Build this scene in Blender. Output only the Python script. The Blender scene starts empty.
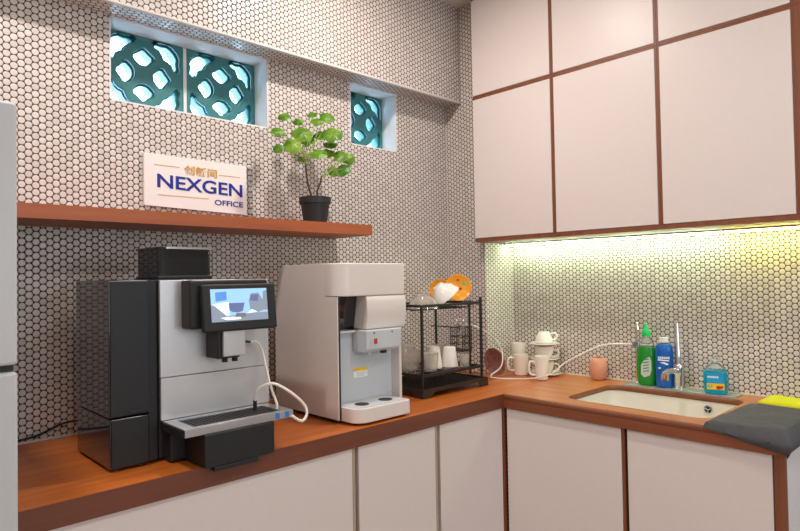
import bpy, bmesh, math, random
from mathutils import Vector, Matrix
random.seed(7)
S = bpy.context.scene
COL = S.collection
PI = math.pi
ZC = 0.85          # worktop height
DA = 0.614         # plane of the window wall
DB = 0.60          # plane of the sink wall

# ------------------------------------------------------------------ materials
def new_mat(name):
    m = bpy.data.materials.new(name); m.use_nodes = True
    nt = m.node_tree
    return m, nt, nt.nodes['Principled BSDF']

def plain(name, col, rough=.5, metal=0., spec=.5, trans=0., ior=1.45, coat=0., emit=None, estr=0., noise=0., nscale=8., bump=0., alpha=None):
    m, nt, b = new_mat(name)
    b.inputs['Base Color'].default_value = (*col, 1)
    b.inputs['Roughness'].default_value = rough
    b.inputs['Metallic'].default_value = metal
    b.inputs['Specular IOR Level'].default_value = spec
    b.inputs['Transmission Weight'].default_value = trans
    b.inputs['IOR'].default_value = ior
    b.inputs['Coat Weight'].default_value = coat
    b.inputs['Coat Roughness'].default_value = .08
    if emit:
        b.inputs['Emission Color'].default_value = (*emit, 1); b.inputs['Emission Strength'].default_value = estr
    if noise or bump:
        tc = nt.nodes.new('ShaderNodeTexCoord'); nz = nt.nodes.new('ShaderNodeTexNoise')
        nz.inputs['Scale'].default_value = nscale; nz.inputs['Detail'].default_value = 4
        nt.links.new(tc.outputs['Object'], nz.inputs['Vector'])
        if noise:
            mr = nt.nodes.new('ShaderNodeMapRange'); mr.inputs[3].default_value = 1-noise; mr.inputs[4].default_value = 1+noise
            nt.links.new(nz.outputs[0], mr.inputs[0])
            mx = nt.nodes.new('ShaderNodeMix'); mx.data_type = 'RGBA'; mx.blend_type = 'MULTIPLY'; mx.inputs[0].default_value = 1
            mx.inputs[6].default_value = (*col, 1)
            cb = nt.nodes.new('ShaderNodeCombineColor')
            for i in range(3): nt.links.new(mr.outputs[0], cb.inputs[i])
            nt.links.new(cb.outputs[0], mx.inputs[7]); nt.links.new(mx.outputs[2], b.inputs['Base Color'])
        if bump:
            bp = nt.nodes.new('ShaderNodeBump'); bp.inputs['Strength'].default_value = bump; bp.inputs['Distance'].default_value = .002
            nt.links.new(nz.outputs[0], bp.inputs['Height']); nt.links.new(bp.outputs[0], b.inputs['Normal'])
    return m

def tile_mat(name, axes, pitch=.0215):
    """white penny-round mosaic, dark grout, columns stacked upright"""
    m, nt, b = new_mat(name); N = nt.nodes; L = nt.links
    def vm(op, a, c=None):
        n = N.new('ShaderNodeVectorMath'); n.operation = op
        for i, v in enumerate((a, c)):
            if v is None: continue
            if isinstance(v, tuple): n.inputs[i].default_value = v
            else: L.new(v, n.inputs[i])
        return n
    tc = N.new('ShaderNodeTexCoord'); sp = N.new('ShaderNodeSeparateXYZ'); L.new(tc.outputs['Object'], sp.inputs[0])
    cb = N.new('ShaderNodeCombineXYZ')
    L.new(sp.outputs['XYZ'.index(axes[0])], cb.inputs[0]); L.new(sp.outputs['XYZ'.index(axes[1])], cb.inputs[1])
    p = vm('MULTIPLY', cb.outputs[0], (1/pitch, 1/pitch, 0)).outputs[0]
    p = vm('ADD', p, (1.7320508*400, 400., 0)).outputs[0]
    r = (1.7320508, 1., 1.); h = (.8660254, .5, 0.)
    a = vm('SUBTRACT', vm('MODULO', p, r).outputs[0], h).outputs[0]
    c = vm('SUBTRACT', vm('MODULO', vm('SUBTRACT', p, h).outputs[0], r).outputs[0], h).outputs[0]
    la = vm('LENGTH', a).outputs['Value']; lc = vm('LENGTH', c).outputs['Value']
    lt = N.new('ShaderNodeMath'); lt.operation = 'LESS_THAN'; L.new(la, lt.inputs[0]); L.new(lc, lt.inputs[1])
    mv = N.new('ShaderNodeMix'); mv.data_type = 'VECTOR'; L.new(lt.outputs[0], mv.inputs[0]); L.new(c, mv.inputs[4]); L.new(a, mv.inputs[5])
    cen = vm('SUBTRACT', p, mv.outputs[1]).outputs[0]
    d = N.new('ShaderNodeMath'); d.operation = 'MINIMUM'; L.new(la, d.inputs[0]); L.new(lc, d.inputs[1])
    ms = N.new('ShaderNodeMapRange'); ms.interpolation_type = 'SMOOTHSTEP'
    ms.inputs[1].default_value = .475; ms.inputs[2].default_value = .425; L.new(d.outputs[0], ms.inputs[0])
    wn = N.new('ShaderNodeTexWhiteNoise'); rd = vm('SNAP', vm('ADD', cen, (.05, .05, 0)).outputs[0], (.1, .1, 1.)).outputs[0]; L.new(rd, wn.inputs['Vector'])
    cr = N.new('ShaderNodeMix'); cr.data_type = 'RGBA'; L.new(wn.outputs['Value'], cr.inputs[0])
    cr.inputs[6].default_value = (.62, .56, .525, 1); cr.inputs[7].default_value = (.73, .665, .625, 1)
    mx = N.new('ShaderNodeMix'); mx.data_type = 'RGBA'; L.new(ms.outputs[0], mx.inputs[0])
    mx.inputs[6].default_value = (.055, .040, .032, 1); L.new(cr.outputs[2], mx.inputs[7]); L.new(mx.outputs[2], b.inputs['Base Color'])
    rg = N.new('ShaderNodeMapRange'); rg.inputs[3].default_value = .85; rg.inputs[4].default_value = .28; L.new(ms.outputs[0], rg.inputs[0]); L.new(rg.outputs[0], b.inputs['Roughness'])
    hs = N.new('ShaderNodeMapRange'); hs.interpolation_type = 'SMOOTHSTEP'; hs.inputs[1].default_value = .5; hs.inputs[2].default_value = .33; L.new(d.outputs[0], hs.inputs[0])
    bp = N.new('ShaderNodeBump'); bp.inputs['Strength'].default_value = .7; bp.inputs['Distance'].default_value = .0015
    L.new(hs.outputs[0], bp.inputs['Height']); L.new(bp.outputs[0], b.inputs['Normal'])
    return m

def wood_mat(name, c0, c1, axis='X', rough=.35, scale=1., coat=.3):
    m, nt, b = new_mat(name); N = nt.nodes; L = nt.links
    tc = N.new('ShaderNodeTexCoord'); mp = N.new('ShaderNodeMapping')
    s = [26*scale]*3; s['XYZ'.index(axis)] = 1.3*scale
    mp.inputs['Scale'].default_value = s; L.new(tc.outputs['Object'], mp.inputs['Vector'])
    n1 = N.new('ShaderNodeTexNoise'); n1.inputs['Scale'].default_value = 1.; n1.inputs['Detail'].default_value = 6; n1.inputs['Distortion'].default_value = .6
    n2 = N.new('ShaderNodeTexNoise'); n2.inputs['Scale'].default_value = 5.; n2.inputs['Detail'].default_value = 3
    L.new(mp.outputs[0], n1.inputs['Vector']); L.new(mp.outputs[0], n2.inputs['Vector'])
    ad = N.new('ShaderNodeMath'); ad.operation = 'MULTIPLY_ADD'; ad.inputs[1].default_value = .35; L.new(n2.outputs[0], ad.inputs[0]); L.new(n1.outputs[0], ad.inputs[2])
    mr = N.new('ShaderNodeMapRange'); mr.inputs[1].default_value = .45; mr.inputs[2].default_value = .92; L.new(ad.outputs[0], mr.inputs[0])
    mx = N.new('ShaderNodeMix'); mx.data_type = 'RGBA'; L.new(mr.outputs[0], mx.inputs[0])
    mx.inputs[6].default_value = (*c0, 1); mx.inputs[7].default_value = (*c1, 1); L.new(mx.outputs[2], b.inputs['Base Color'])
    b.inputs['Roughness'].default_value = rough; b.inputs['Coat Weight'].default_value = coat; b.inputs['Coat Roughness'].default_value = .25
    return m

T_XZ = tile_mat('tile_window_wall', 'XZ'); T_YZ = tile_mat('tile_sink_wall', 'YZ'); T_XY = tile_mat('tile_soffit', 'XY')
M = dict(
 plaster=plain('plaster', (.74, .76, .78), .7, noise=.05, nscale=5),
 ceiling=plain('ceiling_paint', (.72, .66, .60), .8),
 paint=plain('wall_paint', (.70, .66, .62), .8, noise=.03, nscale=2),
 floor=plain('floor_tile', (.42, .36, .31), .4, noise=.1, nscale=3),
 laminate=plain('white_laminate', (.75, .675, .65), .38, noise=.025, nscale=60),
 laminate_cool_lit=plain('white_laminate_cool_lit', (.74, .73, .74), .45),  # white laminate with the bluish light on the end tinted into its colour
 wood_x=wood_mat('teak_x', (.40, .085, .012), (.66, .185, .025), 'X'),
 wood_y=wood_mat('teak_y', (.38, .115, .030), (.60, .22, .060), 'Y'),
 shelf=wood_mat('teak_shelf', (.30, .070, .020), (.42, .115, .035), 'X', rough=.5, coat=.05),
 edge_x_shaded=wood_mat('teak_x_shaded', (.13, .036, .018), (.19, .055, .026), 'X', rough=.45, coat=.1),  # same wood as the worktop top; front edge shade darkened into the colour
 edge_y_shaded=wood_mat('teak_y_shaded', (.19, .052, .018), (.28, .082, .030), 'Y', rough=.45, coat=.1),  # worktop wood again, its edge shade put into the darker colour
 edge_z=wood_mat('teak_edge_z', (.17, .05, .020), (.26, .082, .034), 'Z', rough=.5, coat=.05),
 alu=plain('beige_edge_profile', (.42, .34, .25), .45),
 fridge=plain('fridge_enamel', (.56, .58, .60), .35),
 gasket=plain('dark_gasket', (.03, .03, .03), .7),
 white_plastic=plain('white_plastic', (.76, .70, .67), .35, coat=.15),
 grey_plastic=plain('pale_grey_plastic', (.58, .62, .66), .3),
 black_gloss=plain('black_gloss', (.010, .010, .011), .06, spec=.9, coat=.6),
 black_face=plain('black_textured', (.014, .014, .015), .5, noise=.2, nscale=300),
 black_matte=plain('black_matte', (.014, .014, .015), .5),
 brushed=plain('brushed_silver', (.62, .62, .63), .34, metal=.55, noise=.03, nscale=40),
 satin=plain('satin_steel', (.55, .56, .58), .3, metal=.8),
 chrome=plain('chrome', (.80, .81, .83), .10, metal=1),
 screen_glow=plain('screen_glow', (.1, .2, .3), .3, emit=(.36, .62, .92), estr=1.0),
 hopper=plain('smoked_plastic', (.15, .15, .155), .05, trans=.85, ior=1.2),
 beans=plain('coffee_beans', (.035, .022, .016), .55, noise=.5, nscale=120, bump=.3),
 block=plain('teal_glazed_block', (.045, .20, .21), .35, noise=.15, nscale=20),
 tube=plain('milk_tube', (.80, .74, .68), .35),
 sign_board=plain('sign_white', (.86, .83, .82), .35),
 acrylic=plain('clear_acrylic', (.95, .98, .98), .03, trans=1, ior=1.2),
 navy=plain('navy_ink', (.012, .022, .30), .45),
 gold=plain('gold_ink', (.62, .36, .07), .4),
 pot=plain('black_pot', (.018, .020, .022), .5),
 soil=plain('soil', (.05, .032, .02), .9, noise=.4, nscale=80, bump=1.),
 stem=plain('brown_stem', (.09, .05, .04), .7),
 petiole=plain('green_petiole', (.28, .38, .08), .5),
 glass=plain('drinking_glass', (.93, .91, .88), .10, trans=.82, ior=1.35, coat=.5),
 china=plain('white_china', (.85, .82, .76), .18, coat=.3),
 china_pink=plain('offwhite_china', (.84, .77, .70), .2, coat=.3),
 blush=plain('salmon_ceramic', (.72, .33, .22), .5, noise=.06, nscale=30),
 orange=plain('orange_plate', (.90, .36, .015), .25, coat=.3),
 redmark=plain('red_marking', (.55, .03, .02), .4),
 greenmark=plain('green_marking', (.10, .45, .30), .4),
 brown=plain('brown_marking', (.25, .08, .02), .4),
 rack=plain('rack_black', (.022, .020, .019), .35),
 sink=plain('sink_ceramic', (.80, .76, .70), .14, coat=.5),
 mat_glass=plain('frosted_tray', (.62, .74, .70), .22, trans=.55, ior=1.3),
 green_liq=plain('green_detergent', (.02, .36, .03), .08, trans=.35, ior=1.33, coat=.5),
 green_cap=plain('green_cap', (.01, .52, .13), .3),
 blue_liq=plain('blue_detergent', (.01, .16, .62), .08, trans=.3, ior=1.33, coat=.5),
 cyan_liq=plain('cyan_handwash', (.0, .42, .60), .08, trans=.35, ior=1.33, coat=.5),
 clear_pl=plain('clear_bottle_plastic', (.93, .96, .95), .06, trans=.9, ior=1.25),
 white_cap=plain('white_cap', (.85, .87, .86), .3),
 label_blue=plain('label_blue', (.01, .33, .66), .35),
 label_grey=plain('label_grey', (.55, .60, .58), .4),
 yellow=plain('yellow_marking', (.85, .55, .02), .4),
 grey_towel=plain('grey_towel', (.085, .088, .098), .95, noise=.25, nscale=45, bump=1.),
 yellow_towel=plain('yellow_towel', (.62, .66, .02), .95, noise=.15, nscale=60, bump=1.),
 pink_glass=plain('mottled_pink', (.30, .14, .13), .3, noise=.6, nscale=60, coat=.4),
 cable=plain('black_cable', (.01, .01, .01), .5),
 white_text=plain('white_print', (.85, .88, .9), .4),
)
def leaf_mat():
    m, nt, b = new_mat('leaf_green'); N = nt.nodes; L = nt.links
    oi = N.new('ShaderNodeTexCoord'); nz = N.new('ShaderNodeTexNoise'); nz.inputs['Scale'].default_value = 14
    L.new(oi.outputs['Object'], nz.inputs['Vector'])
    mr = N.new('ShaderNodeMapRange'); mr.inputs[1].default_value = .35; mr.inputs[2].default_value = .65; L.new(nz.outputs[0], mr.inputs[0])
    mx = N.new('ShaderNodeMix'); mx.data_type = 'RGBA'; L.new(mr.outputs[0], mx.inputs[0])
    mx.inputs[6].default_value = (.06, .24, .012, 1); mx.inputs[7].default_value = (.30, .52, .03, 1); L.new(mx.outputs[2], b.inputs['Base Color'])
    b.inputs['Roughness'].default_value = .4
    b.inputs['Transmission Weight'].default_value = .0
    return m
M['leaf'] = leaf_mat()

# ------------------------------------------------------------------ mesh helpers
def bm_new(): return bmesh.new()

def merge(dst, src, mat=None):
    if mat is not None: bmesh.ops.transform(src, matrix=mat, verts=src.verts)
    me = bpy.data.meshes.new('tmp'); src.to_mesh(me); dst.from_mesh(me); bpy.data.meshes.remove(me); src.free()
    return dst

def box(bm, x0, x1, y0, y1, z0, z1, bev=0., seg=2, rot=None, mi=0):
    b = bmesh.new(); bmesh.ops.create_cube(b, size=1)
    bmesh.ops.scale(b, vec=(x1-x0, y1-y0, z1-z0), verts=b.verts)
    if bev: bmesh.ops.bevel(b, geom=b.edges[:], offset=bev, segments=seg, affect='EDGES', profile=.5)
    if rot is not None: bmesh.ops.transform(b, matrix=rot, verts=b.verts)
    bmesh.ops.translate(b, vec=((x0+x1)/2, (y0+y1)/2, (z0+z1)/2), verts=b.verts)
    for f in b.faces: f.material_index = mi
    return merge(bm, b)

def B(*a, **k):
    return box(bmesh.new(), *a, **k)

def prism(bm, pts, z0, z1, bev=0., seg=2, mat=None, mi=0):
    """closed polygon extruded upward; mat places it elsewhere"""
    b = bmesh.new(); vs = [b.verts.new((x, y, z0)) for x, y in pts]
    f = b.faces.new(vs); r = bmesh.ops.extrude_face_region(b, geom=[f])
    bmesh.ops.translate(b, vec=(0, 0, z1-z0), verts=[v for v in r['geom'] if isinstance(v, bmesh.types.BMVert)])
    bmesh.ops.recalc_face_normals(b, faces=b.faces[:])
    if bev:
        es = [e for e in b.edges if e.is_manifold and e.calc_face_angle(0) > .35]
        bmesh.ops.bevel(b, geom=es, offset=bev, segments=seg, affect='EDGES', profile=.5)
    for f in b.faces: f.material_index = mi
    return merge(bm, b, mat)

def rrect(x0, x1, y0, y1, r, n=6):
    out = []
    for cx, cy, a in ((x1-r, y1-r, 0), (x0+r, y1-r, 90), (x0+r, y0+r, 180), (x1-r, y0+r, 270)):
        for i in range(n+1):
            t = math.radians(a+90*i/n); out.append((cx+r*math.cos(t), cy+r*math.sin(t)))
    return out

def lathe(bm, prof, c=(0, 0, 0), seg=32, sx=1., sy=1., rot=None, mi=0):
    b = bmesh.new(); rings = []
    for r, z in prof:
        if r < 1e-5: rings.append([b.verts.new((0, 0, z))])
        else: rings.append([b.verts.new((r*sx*math.cos(2*PI*i/seg), r*sy*math.sin(2*PI*i/seg), z)) for i in range(seg)])
    for A, C in zip(rings, rings[1:]):
        for i in range(seg):
            j = (i+1) % seg
            if len(A) == 1 and len(C) == 1: continue
            if len(A) == 1: b.faces.new((A[0], C[j], C[i]))
            elif len(C) == 1: b.faces.new((A[i], A[j], C[0]))
            else: b.faces.new((A[i], A[j], C[j], C[i]))
    for f in b.faces: f.material_index = mi
    bmesh.ops.recalc_face_normals(b, faces=b.faces[:])
    m = Matrix.Translation(c) @ (rot if rot is not None else Matrix.Identity(4))
    return merge(bm, b, m)

def smooth_path(pts, n=6):
    P = [Vector(p) for p in pts]; out = []
    for i in range(len(P)-1):
        p0 = P[max(i-1, 0)]; p1 = P[i]; p2 = P[i+1]; p3 = P[min(i+2, len(P)-1)]
        for k in range(n):
            t = k/n
            out.append(.5*((2*p1)+(-p0+p2)*t+(2*p0-5*p1+4*p2-p3)*t*t+(-p0+3*p1-3*p2+p3)*t**3))
    out.append(P[-1]); return out

def tube(bm, pts, r, seg=8, sub=0, mi=0):
    P = smooth_path(pts, sub) if sub else [Vector(p) for p in pts]
    rs = r if isinstance(r, (list, tuple)) else None
    b = bmesh.new(); rings = []; nrm = None
    for i, p in enumerate(P):
        t = (P[min(i+1, len(P)-1)]-P[max(i-1, 0)]).normalized()
        if nrm is None: nrm = t.orthogonal().normalized()
        else:
            nrm = nrm-t*nrm.dot(t); nrm = nrm.normalized() if nrm.length > 1e-6 else t.orthogonal().normalized()
        bi = t.cross(nrm); rr = (rs[0]+(rs[1]-rs[0])*i/(len(P)-1)) if rs else r
        rings.append([b.verts.new(p+rr*(nrm*math.cos(2*PI*k/seg)+bi*math.sin(2*PI*k/seg))) for k in range(seg)])
    for A, C in zip(rings, rings[1:]):
        for k in range(seg): b.faces.new((A[k], A[(k+1) % seg], C[(k+1) % seg], C[k]))
    b.faces.new(rings[0][::-1]); b.faces.new(rings[-1])
    for f in b.faces: f.material_index = mi
    return merge(bm, b)

def cyl(bm, c, r, h, seg=24, axis='Z', mi=0, r2=None):
    rot = {'Z': Matrix.Identity(4), 'X': Matrix.Rotation(PI/2, 4, 'Y'), 'Y': Matrix.Rotation(PI/2, 4, 'X')}[axis]
    r2 = r if r2 is None else r2
    return lathe(bm, [(0, -h/2), (r, -h/2), (r2, h/2), (0, h/2)], c, seg, rot=rot, mi=mi)

def world_off(parent):
    v = Vector((0, 0, 0)); p = parent
    while p is not None: v += p.location; p = p.parent
    return v

def obj(name, bm, mats, parent=None, smooth=True, label=None, loc=None):
    """links the bmesh as ONE mesh object; mesh is given in room coordinates"""
    off = world_off(parent) if parent is not None else Vector(loc or (0, 0, 0))
    if off.length: bmesh.ops.translate(bm, vec=-off, verts=bm.verts)
    me = bpy.data.meshes.new(name); bm.to_mesh(me); bm.free()
    for m in (mats if isinstance(mats, (list, tuple)) else [mats]): me.materials.append(M[m] if isinstance(m, str) else m)
    if smooth:
        for p in me.polygons: p.use_smooth = True
        me.set_sharp_from_angle(angle=math.radians(50))
    o = bpy.data.objects.new(name, me); COL.objects.link(o)
    if smooth:
        wn = o.modifiers.new('weighted_normal', 'WEIGHTED_NORMAL'); wn.keep_sharp = True; wn.weight = 50
    if parent is not None: o.parent = parent
    elif loc: o.location = loc
    if label: o['label'] = label
    return o

def tag(o, label, cat, group=None):
    o['label'] = label; o['category'] = cat
    if group: o['group'] = group
    return o

def thing(name, label, cat, loc=(0, 0, 0), group=None):
    o = bpy.data.objects.new(name, None); COL.objects.link(o); o.location = loc; o.empty_display_size = .05
    return tag(o, label, cat, group)

def struct(name, bm, mats, parent=None, smooth=True, loc=None):
    o = obj(name, bm, mats, parent, smooth, loc=loc)
    if parent is None: o['kind'] = 'structure'
    return o

def dup(root, dloc, label, rotz=0., group=None):
    def cp(o, par):
        c = o.copy(); COL.objects.link(c); c.parent = par
        for ch in [x for x in bpy.data.objects if x.parent == o]: cp(ch, c)
        return c
    r = cp(root, None); r.location = root.location+Vector(dloc); r.rotation_euler.z += rotz; r['label'] = label
    if group: r['group'] = group
    return r

def text_bm(txt, size, extr=.0006, sx=1., offset=0., spacing=1.):
    """lettering standing in the XZ plane, facing -Y, left end at x=0, baseline z=0"""
    cu = bpy.data.curves.new('t', 'FONT'); cu.body = txt; cu.size = size; cu.extrude = extr; cu.offset = offset; cu.space_character = spacing
    o = bpy.data.objects.new('t', cu); COL.objects.link(o)
    bpy.context.view_layer.update()
    me = bpy.data.meshes.new_from_object(o.evaluated_get(bpy.context.evaluated_depsgraph_get()))
    b = bmesh.new(); b.from_mesh(me); bpy.data.objects.remove(o); bpy.data.curves.remove(cu); bpy.data.meshes.remove(me)
    bmesh.ops.transform(b, matrix=Matrix.Rotation(PI/2, 4, 'X') @ Matrix.Diagonal((sx, 1, 1, 1)), verts=b.verts)
    return b

def fit_bm(b, x0, x1, z0, z1, y):
    """scale a flat XZ lettering mesh to fill the given rectangle at depth y"""
    xs = [v.co.x for v in b.verts]; zs = [v.co.z for v in b.verts]
    if not xs: return b
    for v in b.verts:
        v.co.x = x0+(v.co.x-min(xs))/(max(xs)-min(xs))*(x1-x0); v.co.z = z0+(v.co.z-min(zs))/(max(zs)-min(zs))*(z1-z0); v.co.y += y
    return b

def plate_holes(outer, holes, z0, z1, bev=0.):
    """flat plate with holes via a filled 2D curve, lying in XY, z0..z1"""
    cu = bpy.data.curves.new('p', 'CURVE'); cu.dimensions = '2D'; cu.fill_mode = 'BOTH'; cu.extrude = (z1-z0)/2-bev; cu.bevel_depth = bev; cu.bevel_resolution = 1
    cu.offset = -bev
    for pts in [outer]+holes:
        s = cu.splines.new('POLY'); s.points.add(len(pts)-1); s.use_cyclic_u = True
        for q, (x, y) in zip(s.points, pts): q.co = (x, y, 0, 1)
    o = bpy.data.objects.new('p', cu); COL.objects.link(o); bpy.context.view_layer.update()
    me = bpy.data.meshes.new_from_object(o.evaluated_get(bpy.context.evaluated_depsgraph_get()))
    b = bmesh.new(); b.from_mesh(me); bpy.data.objects.remove(o); bpy.data.curves.remove(cu); bpy.data.meshes.remove(me)
    bmesh.ops.remove_doubles(b, verts=b.verts, dist=1e-5)
    bmesh.ops.translate(b, vec=(0, 0, (z0+z1)/2), verts=b.verts)
    return b

def by_normal(bm):
    bm.normal_update()
    for f in bm.faces:
        n = f.normal; a = [abs(n.x), abs(n.y), abs(n.z)]; k = a.index(max(a)); f.material_index = {0: 1, 1: 0, 2: 2}[k]
    return bm
TILES = [T_XZ, T_YZ, T_XY]

# ------------------------------------------------------------------ the room
XL, YF, ZT = -3.6, -3.3, 2.70
YU, ZL = .513, 2.211                      # upper wall front plane, its lower edge
WX0, WX1, WZ0 = -1.295, -.692, 1.927      # large opening
VX0, VX1 = -.2735, .0147                  # small opening
YO = .80
b = bmesh.new()
box(b, XL, .75, DA, YO, 0, WZ0)
box(b, XL, WX0, DA, YO, WZ0, ZL); box(b, WX1, VX0, DA, YO, WZ0, ZL); box(b, VX1, .75, DA, YO, WZ0, ZL)
box(b, XL, .75, YU, YO, ZL, ZT)
struct('wall_back', by_normal(b), TILES, smooth=False)
b = B(XL, .3744, YU-.005, YU+.010, ZL-.004, ZL+.006, bev=.004)
M['bead'] = plain('edge_bead', (.66, .63, .61), .5)
struct('trim_1', b, 'bead')
b = B(DB, .75, YF, DA, 0, ZT)
struct('wall_right', by_normal(b), TILES, smooth=False)
b = B(.3744, DB, .3752, DA, 0, ZT)
struct('wall_corner', by_normal(b), TILES, smooth=False)
struct('floor', B(XL, .75, YF, YO, -.1, 0), 'floor', smooth=False)
struct('ceiling', B(XL, .75, YF, YO, ZT, ZT+.1), 'ceiling', smooth=False)
struct('wall_left', B(XL-.1, XL, YF, YO, 0, ZT), 'paint', smooth=False)
b = bmesh.new()   # wall behind the photographer, with an added window for cool fill light
box(b, XL, -1.7, YF-.1, YF, 0, ZT); box(b, .1, .75, YF-.1, YF, 0, ZT); box(b, -1.7, .1, YF-.1, YF, 0, .9); box(b, -1.7, .1, YF-.1, YF, 2.2, ZT)
struct('wall_front', b, 'paint', smooth=False)
b = bmesh.new()
for x in (-1.7, -.82, .06): box(b, x, x+.04, YF-.08, YF-.03, .9, 2.2)
box(b, -1.7, .1, YF-.08, YF-.03, .9, .94); box(b, -1.7, .1, YF-.08, YF-.03, 2.16, 2.2)
w3 = struct('fill_window', b, 'plaster')
M['fill_pane'] = plain('cool_fill_pane', (.8, .85, .9), .5, emit=(.74, .87, 1.), estr=3.0)  # unseen glowing pane, added to send cool light from behind
obj('pane', B(-1.66, .06, YF-.062, YF-.056, .941, 2.159), 'fill_pane', w3, smooth=False)

# breeze-block windows
def lining(x0, x1):
    t = .006; b = bmesh.new()
    box(b, x0, x0+t, DA+.001, YO, WZ0, ZL); box(b, x1-t, x1, DA+.001, YO, WZ0, ZL)
    box(b, x0, x1, DA+.001, YO, ZL-t, ZL+.0005); box(b, x0, x1, DA+.001, YO, WZ0, WZ0+t)
    return b
w1 = struct('window_1', lining(WX0, WX1), 'plaster')
b = lining(VX0, VX1)
w2 = struct('window_2', b, 'plaster')
def block_bm(cx, cz, w, h):
    """pierced block: ring of four inner petals round a solid square, four corner openings"""
    hx, hz = w/2, h/2; outer = [(-hx, -hz), (hx, -hz), (hx, hz), (-hx, hz)]; holes = []
    petal = [(.0, .034), (.014, .036), (.027, .045), (.038, .058), (.036, .072), (.024, .080), (.010, .092), (.0, .097), (-.010, .092), (-.024, .080), (-.036, .072), (-.038, .058), (-.027, .045), (-.014, .036)]
    corner = [(.030, .120), (.040, .106), (.056, .100), (.066, .088), (.072, .072), (.088, .066), (.100, .056), (.106, .040), (.120, .030), (.129, .042), (.126, .064), (.129, .086), (.120, .104), (.104, .120), (.086, .129), (.064, .126), (.042, .129)]
    def shrink(pts, k):
        mx_ = sum(p[0] for p in pts)/len(pts); my_ = sum(p[1] for p in pts)/len(pts)
        return [(mx_+(x-mx_)*k, my_+(y-my_)*k) for x, y in pts]
    b = bmesh.new()
    for kk, z0, z1, bv in ((1.04, .018, .034, .003), (.85, -.034, .0175, .003)):
        holes = []
        for k in range(4):
            c, q = math.cos(k*PI/2), math.sin(k*PI/2)
            for src in (petal, corner): holes.append([(x*c-y*q, x*q+y*c) for x, y in shrink(src, kk)])
        merge(b, plate_holes(outer, holes, z0, z1, bv))
    bmesh.ops.transform(b, matrix=Matrix.Translation((cx, .742, cz)) @ Matrix.Rotation(PI/2, 4, 'X'), verts=b.verts)
    return b
bw = (WX1-WX0-.012-.012)/2
cz = (WZ0+ZL)/2
for wroot, cxs in ((w1, (WX0+.006+bw/2, WX1-.006-bw/2)), (w2, ((VX0+VX1)/2,))):
    for cx in cxs: obj('breeze_block', block_bm(cx, cz, bw if wroot is w1 else VX1-VX0-.012, .272), 'block', wroot)
obj('mortar_joint', B((WX0+WX1)/2-.007, (WX0+WX1)/2+.007, .708, .775, WZ0+.006, ZL-.006, bev=.003), 'plaster', w1)

# ------------------------------------------------------------------ worktop + sink
SX0, SX1, SY0, SY1 = .085, .478, -.745, -.215
cut = rrect(SX0, SX1, SY0, SY1, .055, 8)
YE = -.978
b = bmesh.new(); th = .055
G = .001
A_ = [(-1.696, 0), (.0, 0), (DB-G, 0), (DB-G, .375-G), (.3744-G, .375-G), (.3744-G, DA-G), (-1.696, DA-G)]
prism(b, A_, ZC-th, ZC, mi=0)
SLAB = .022
p = plate_holes([(0, YE), (DB-G, YE), (DB-G, 0), (0, 0)], [cut], ZC-SLAB, ZC)
box(p, 0, .03, YE, 0, ZC-th, ZC-SLAB); box(p, .03, DB-G, YE, YE+.03, ZC-th, ZC-SLAB)
for f in p.faces: f.material_index = 1
merge(b, p); b.normal_update()
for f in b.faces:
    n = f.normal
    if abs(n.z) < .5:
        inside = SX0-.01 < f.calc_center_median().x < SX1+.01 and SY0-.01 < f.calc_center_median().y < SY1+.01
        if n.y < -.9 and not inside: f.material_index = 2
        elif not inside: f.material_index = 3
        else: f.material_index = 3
b.faces.ensure_lookup_table()
seam = [f for f in b.faces if abs(f.calc_center_median().y) < 1e-4 and abs(f.normal.y) > .9 and f.calc_center_median().x > .01]
bmesh.ops.delete(b, geom=seam, context='FACES')
top = obj('worktop', b, ['wood_x', 'wood_y', 'edge_x_shaded', 'edge_y_shaded'], smooth=False)
tag(top, 'L-shaped orange-brown wooden worktop running under both tiled walls', 'worktop')
# pale sealant line along the tiled walls is part of the worktop
sb = bmesh.new(); box(sb, -1.696, .373, DA-.005, DA-G, ZC, ZC+.004); box(sb, DB-.005, DB-G, YE, .37, ZC, ZC+.004)
obj('sealant_bead', sb, 'white_plastic', top, label='thin white sealant line along the wall')

sk = thing('kitchen_sink', 'white ceramic sink set under the worktop cut-out below the bottles', 'sink', ((SX0+SX1)/2, (SY0+SY1)/2, .66))
def basin():
    b = bmesh.new(); rings = []
    for ins, z, r in ((-.03, ZC-SLAB-.001, .07), (-.004, ZC-SLAB-.001, .058), (-.004, .77, .058), (.004, .70, .06), (.03, .668, .06), (.08, .662, .05), (.14, .660, .02)):
        rings.append([b.verts.new((x, y, z)) for x, y in rrect(SX0+ins, SX1-ins, SY0+ins, SY1-ins, r, 6)])
    for A, C in zip(rings, rings[1:]):
        n = len(A)
        for i in range(n): b.faces.new((A[i], A[(i+1) % n], C[(i+1) % n], C[i]))
    b.faces.new(rings[-1]); bmesh.ops.recalc_face_normals(b, faces=b.faces[:])
    for f in b.faces: f.normal_flip()
    return b
bs = obj('basin', basin(), 'sink', sk)
b = bmesh.new(); oc = (SX1+.001, -.607, .797)
lathe(b, [(0, 0), (.016, 0), (.017, .003), (.013, .004), (.012, .001), (0, .001)], oc, 24, rot=Matrix.Rotation(-PI/2, 4, 'Y'))
ov = obj('overflow_ring', b, 'chrome', sk)
b = bmesh.new(); cyl(b, (oc[0]-.0035, oc[1], oc[2]), .0115, .002, axis='X')
obj('overflow_hole', b, 'gasket', ov)
b = bmesh.new()
for k in range(3):
    a = k*2*PI/3+.5
    tube(b, [(oc[0]-.006, oc[1], oc[2]), (oc[0]-.006, oc[1]+.012*math.cos(a), oc[2]+.012*math.sin(a))], .0018, 6)
obj('spoke', b, 'chrome', ov)
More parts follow.
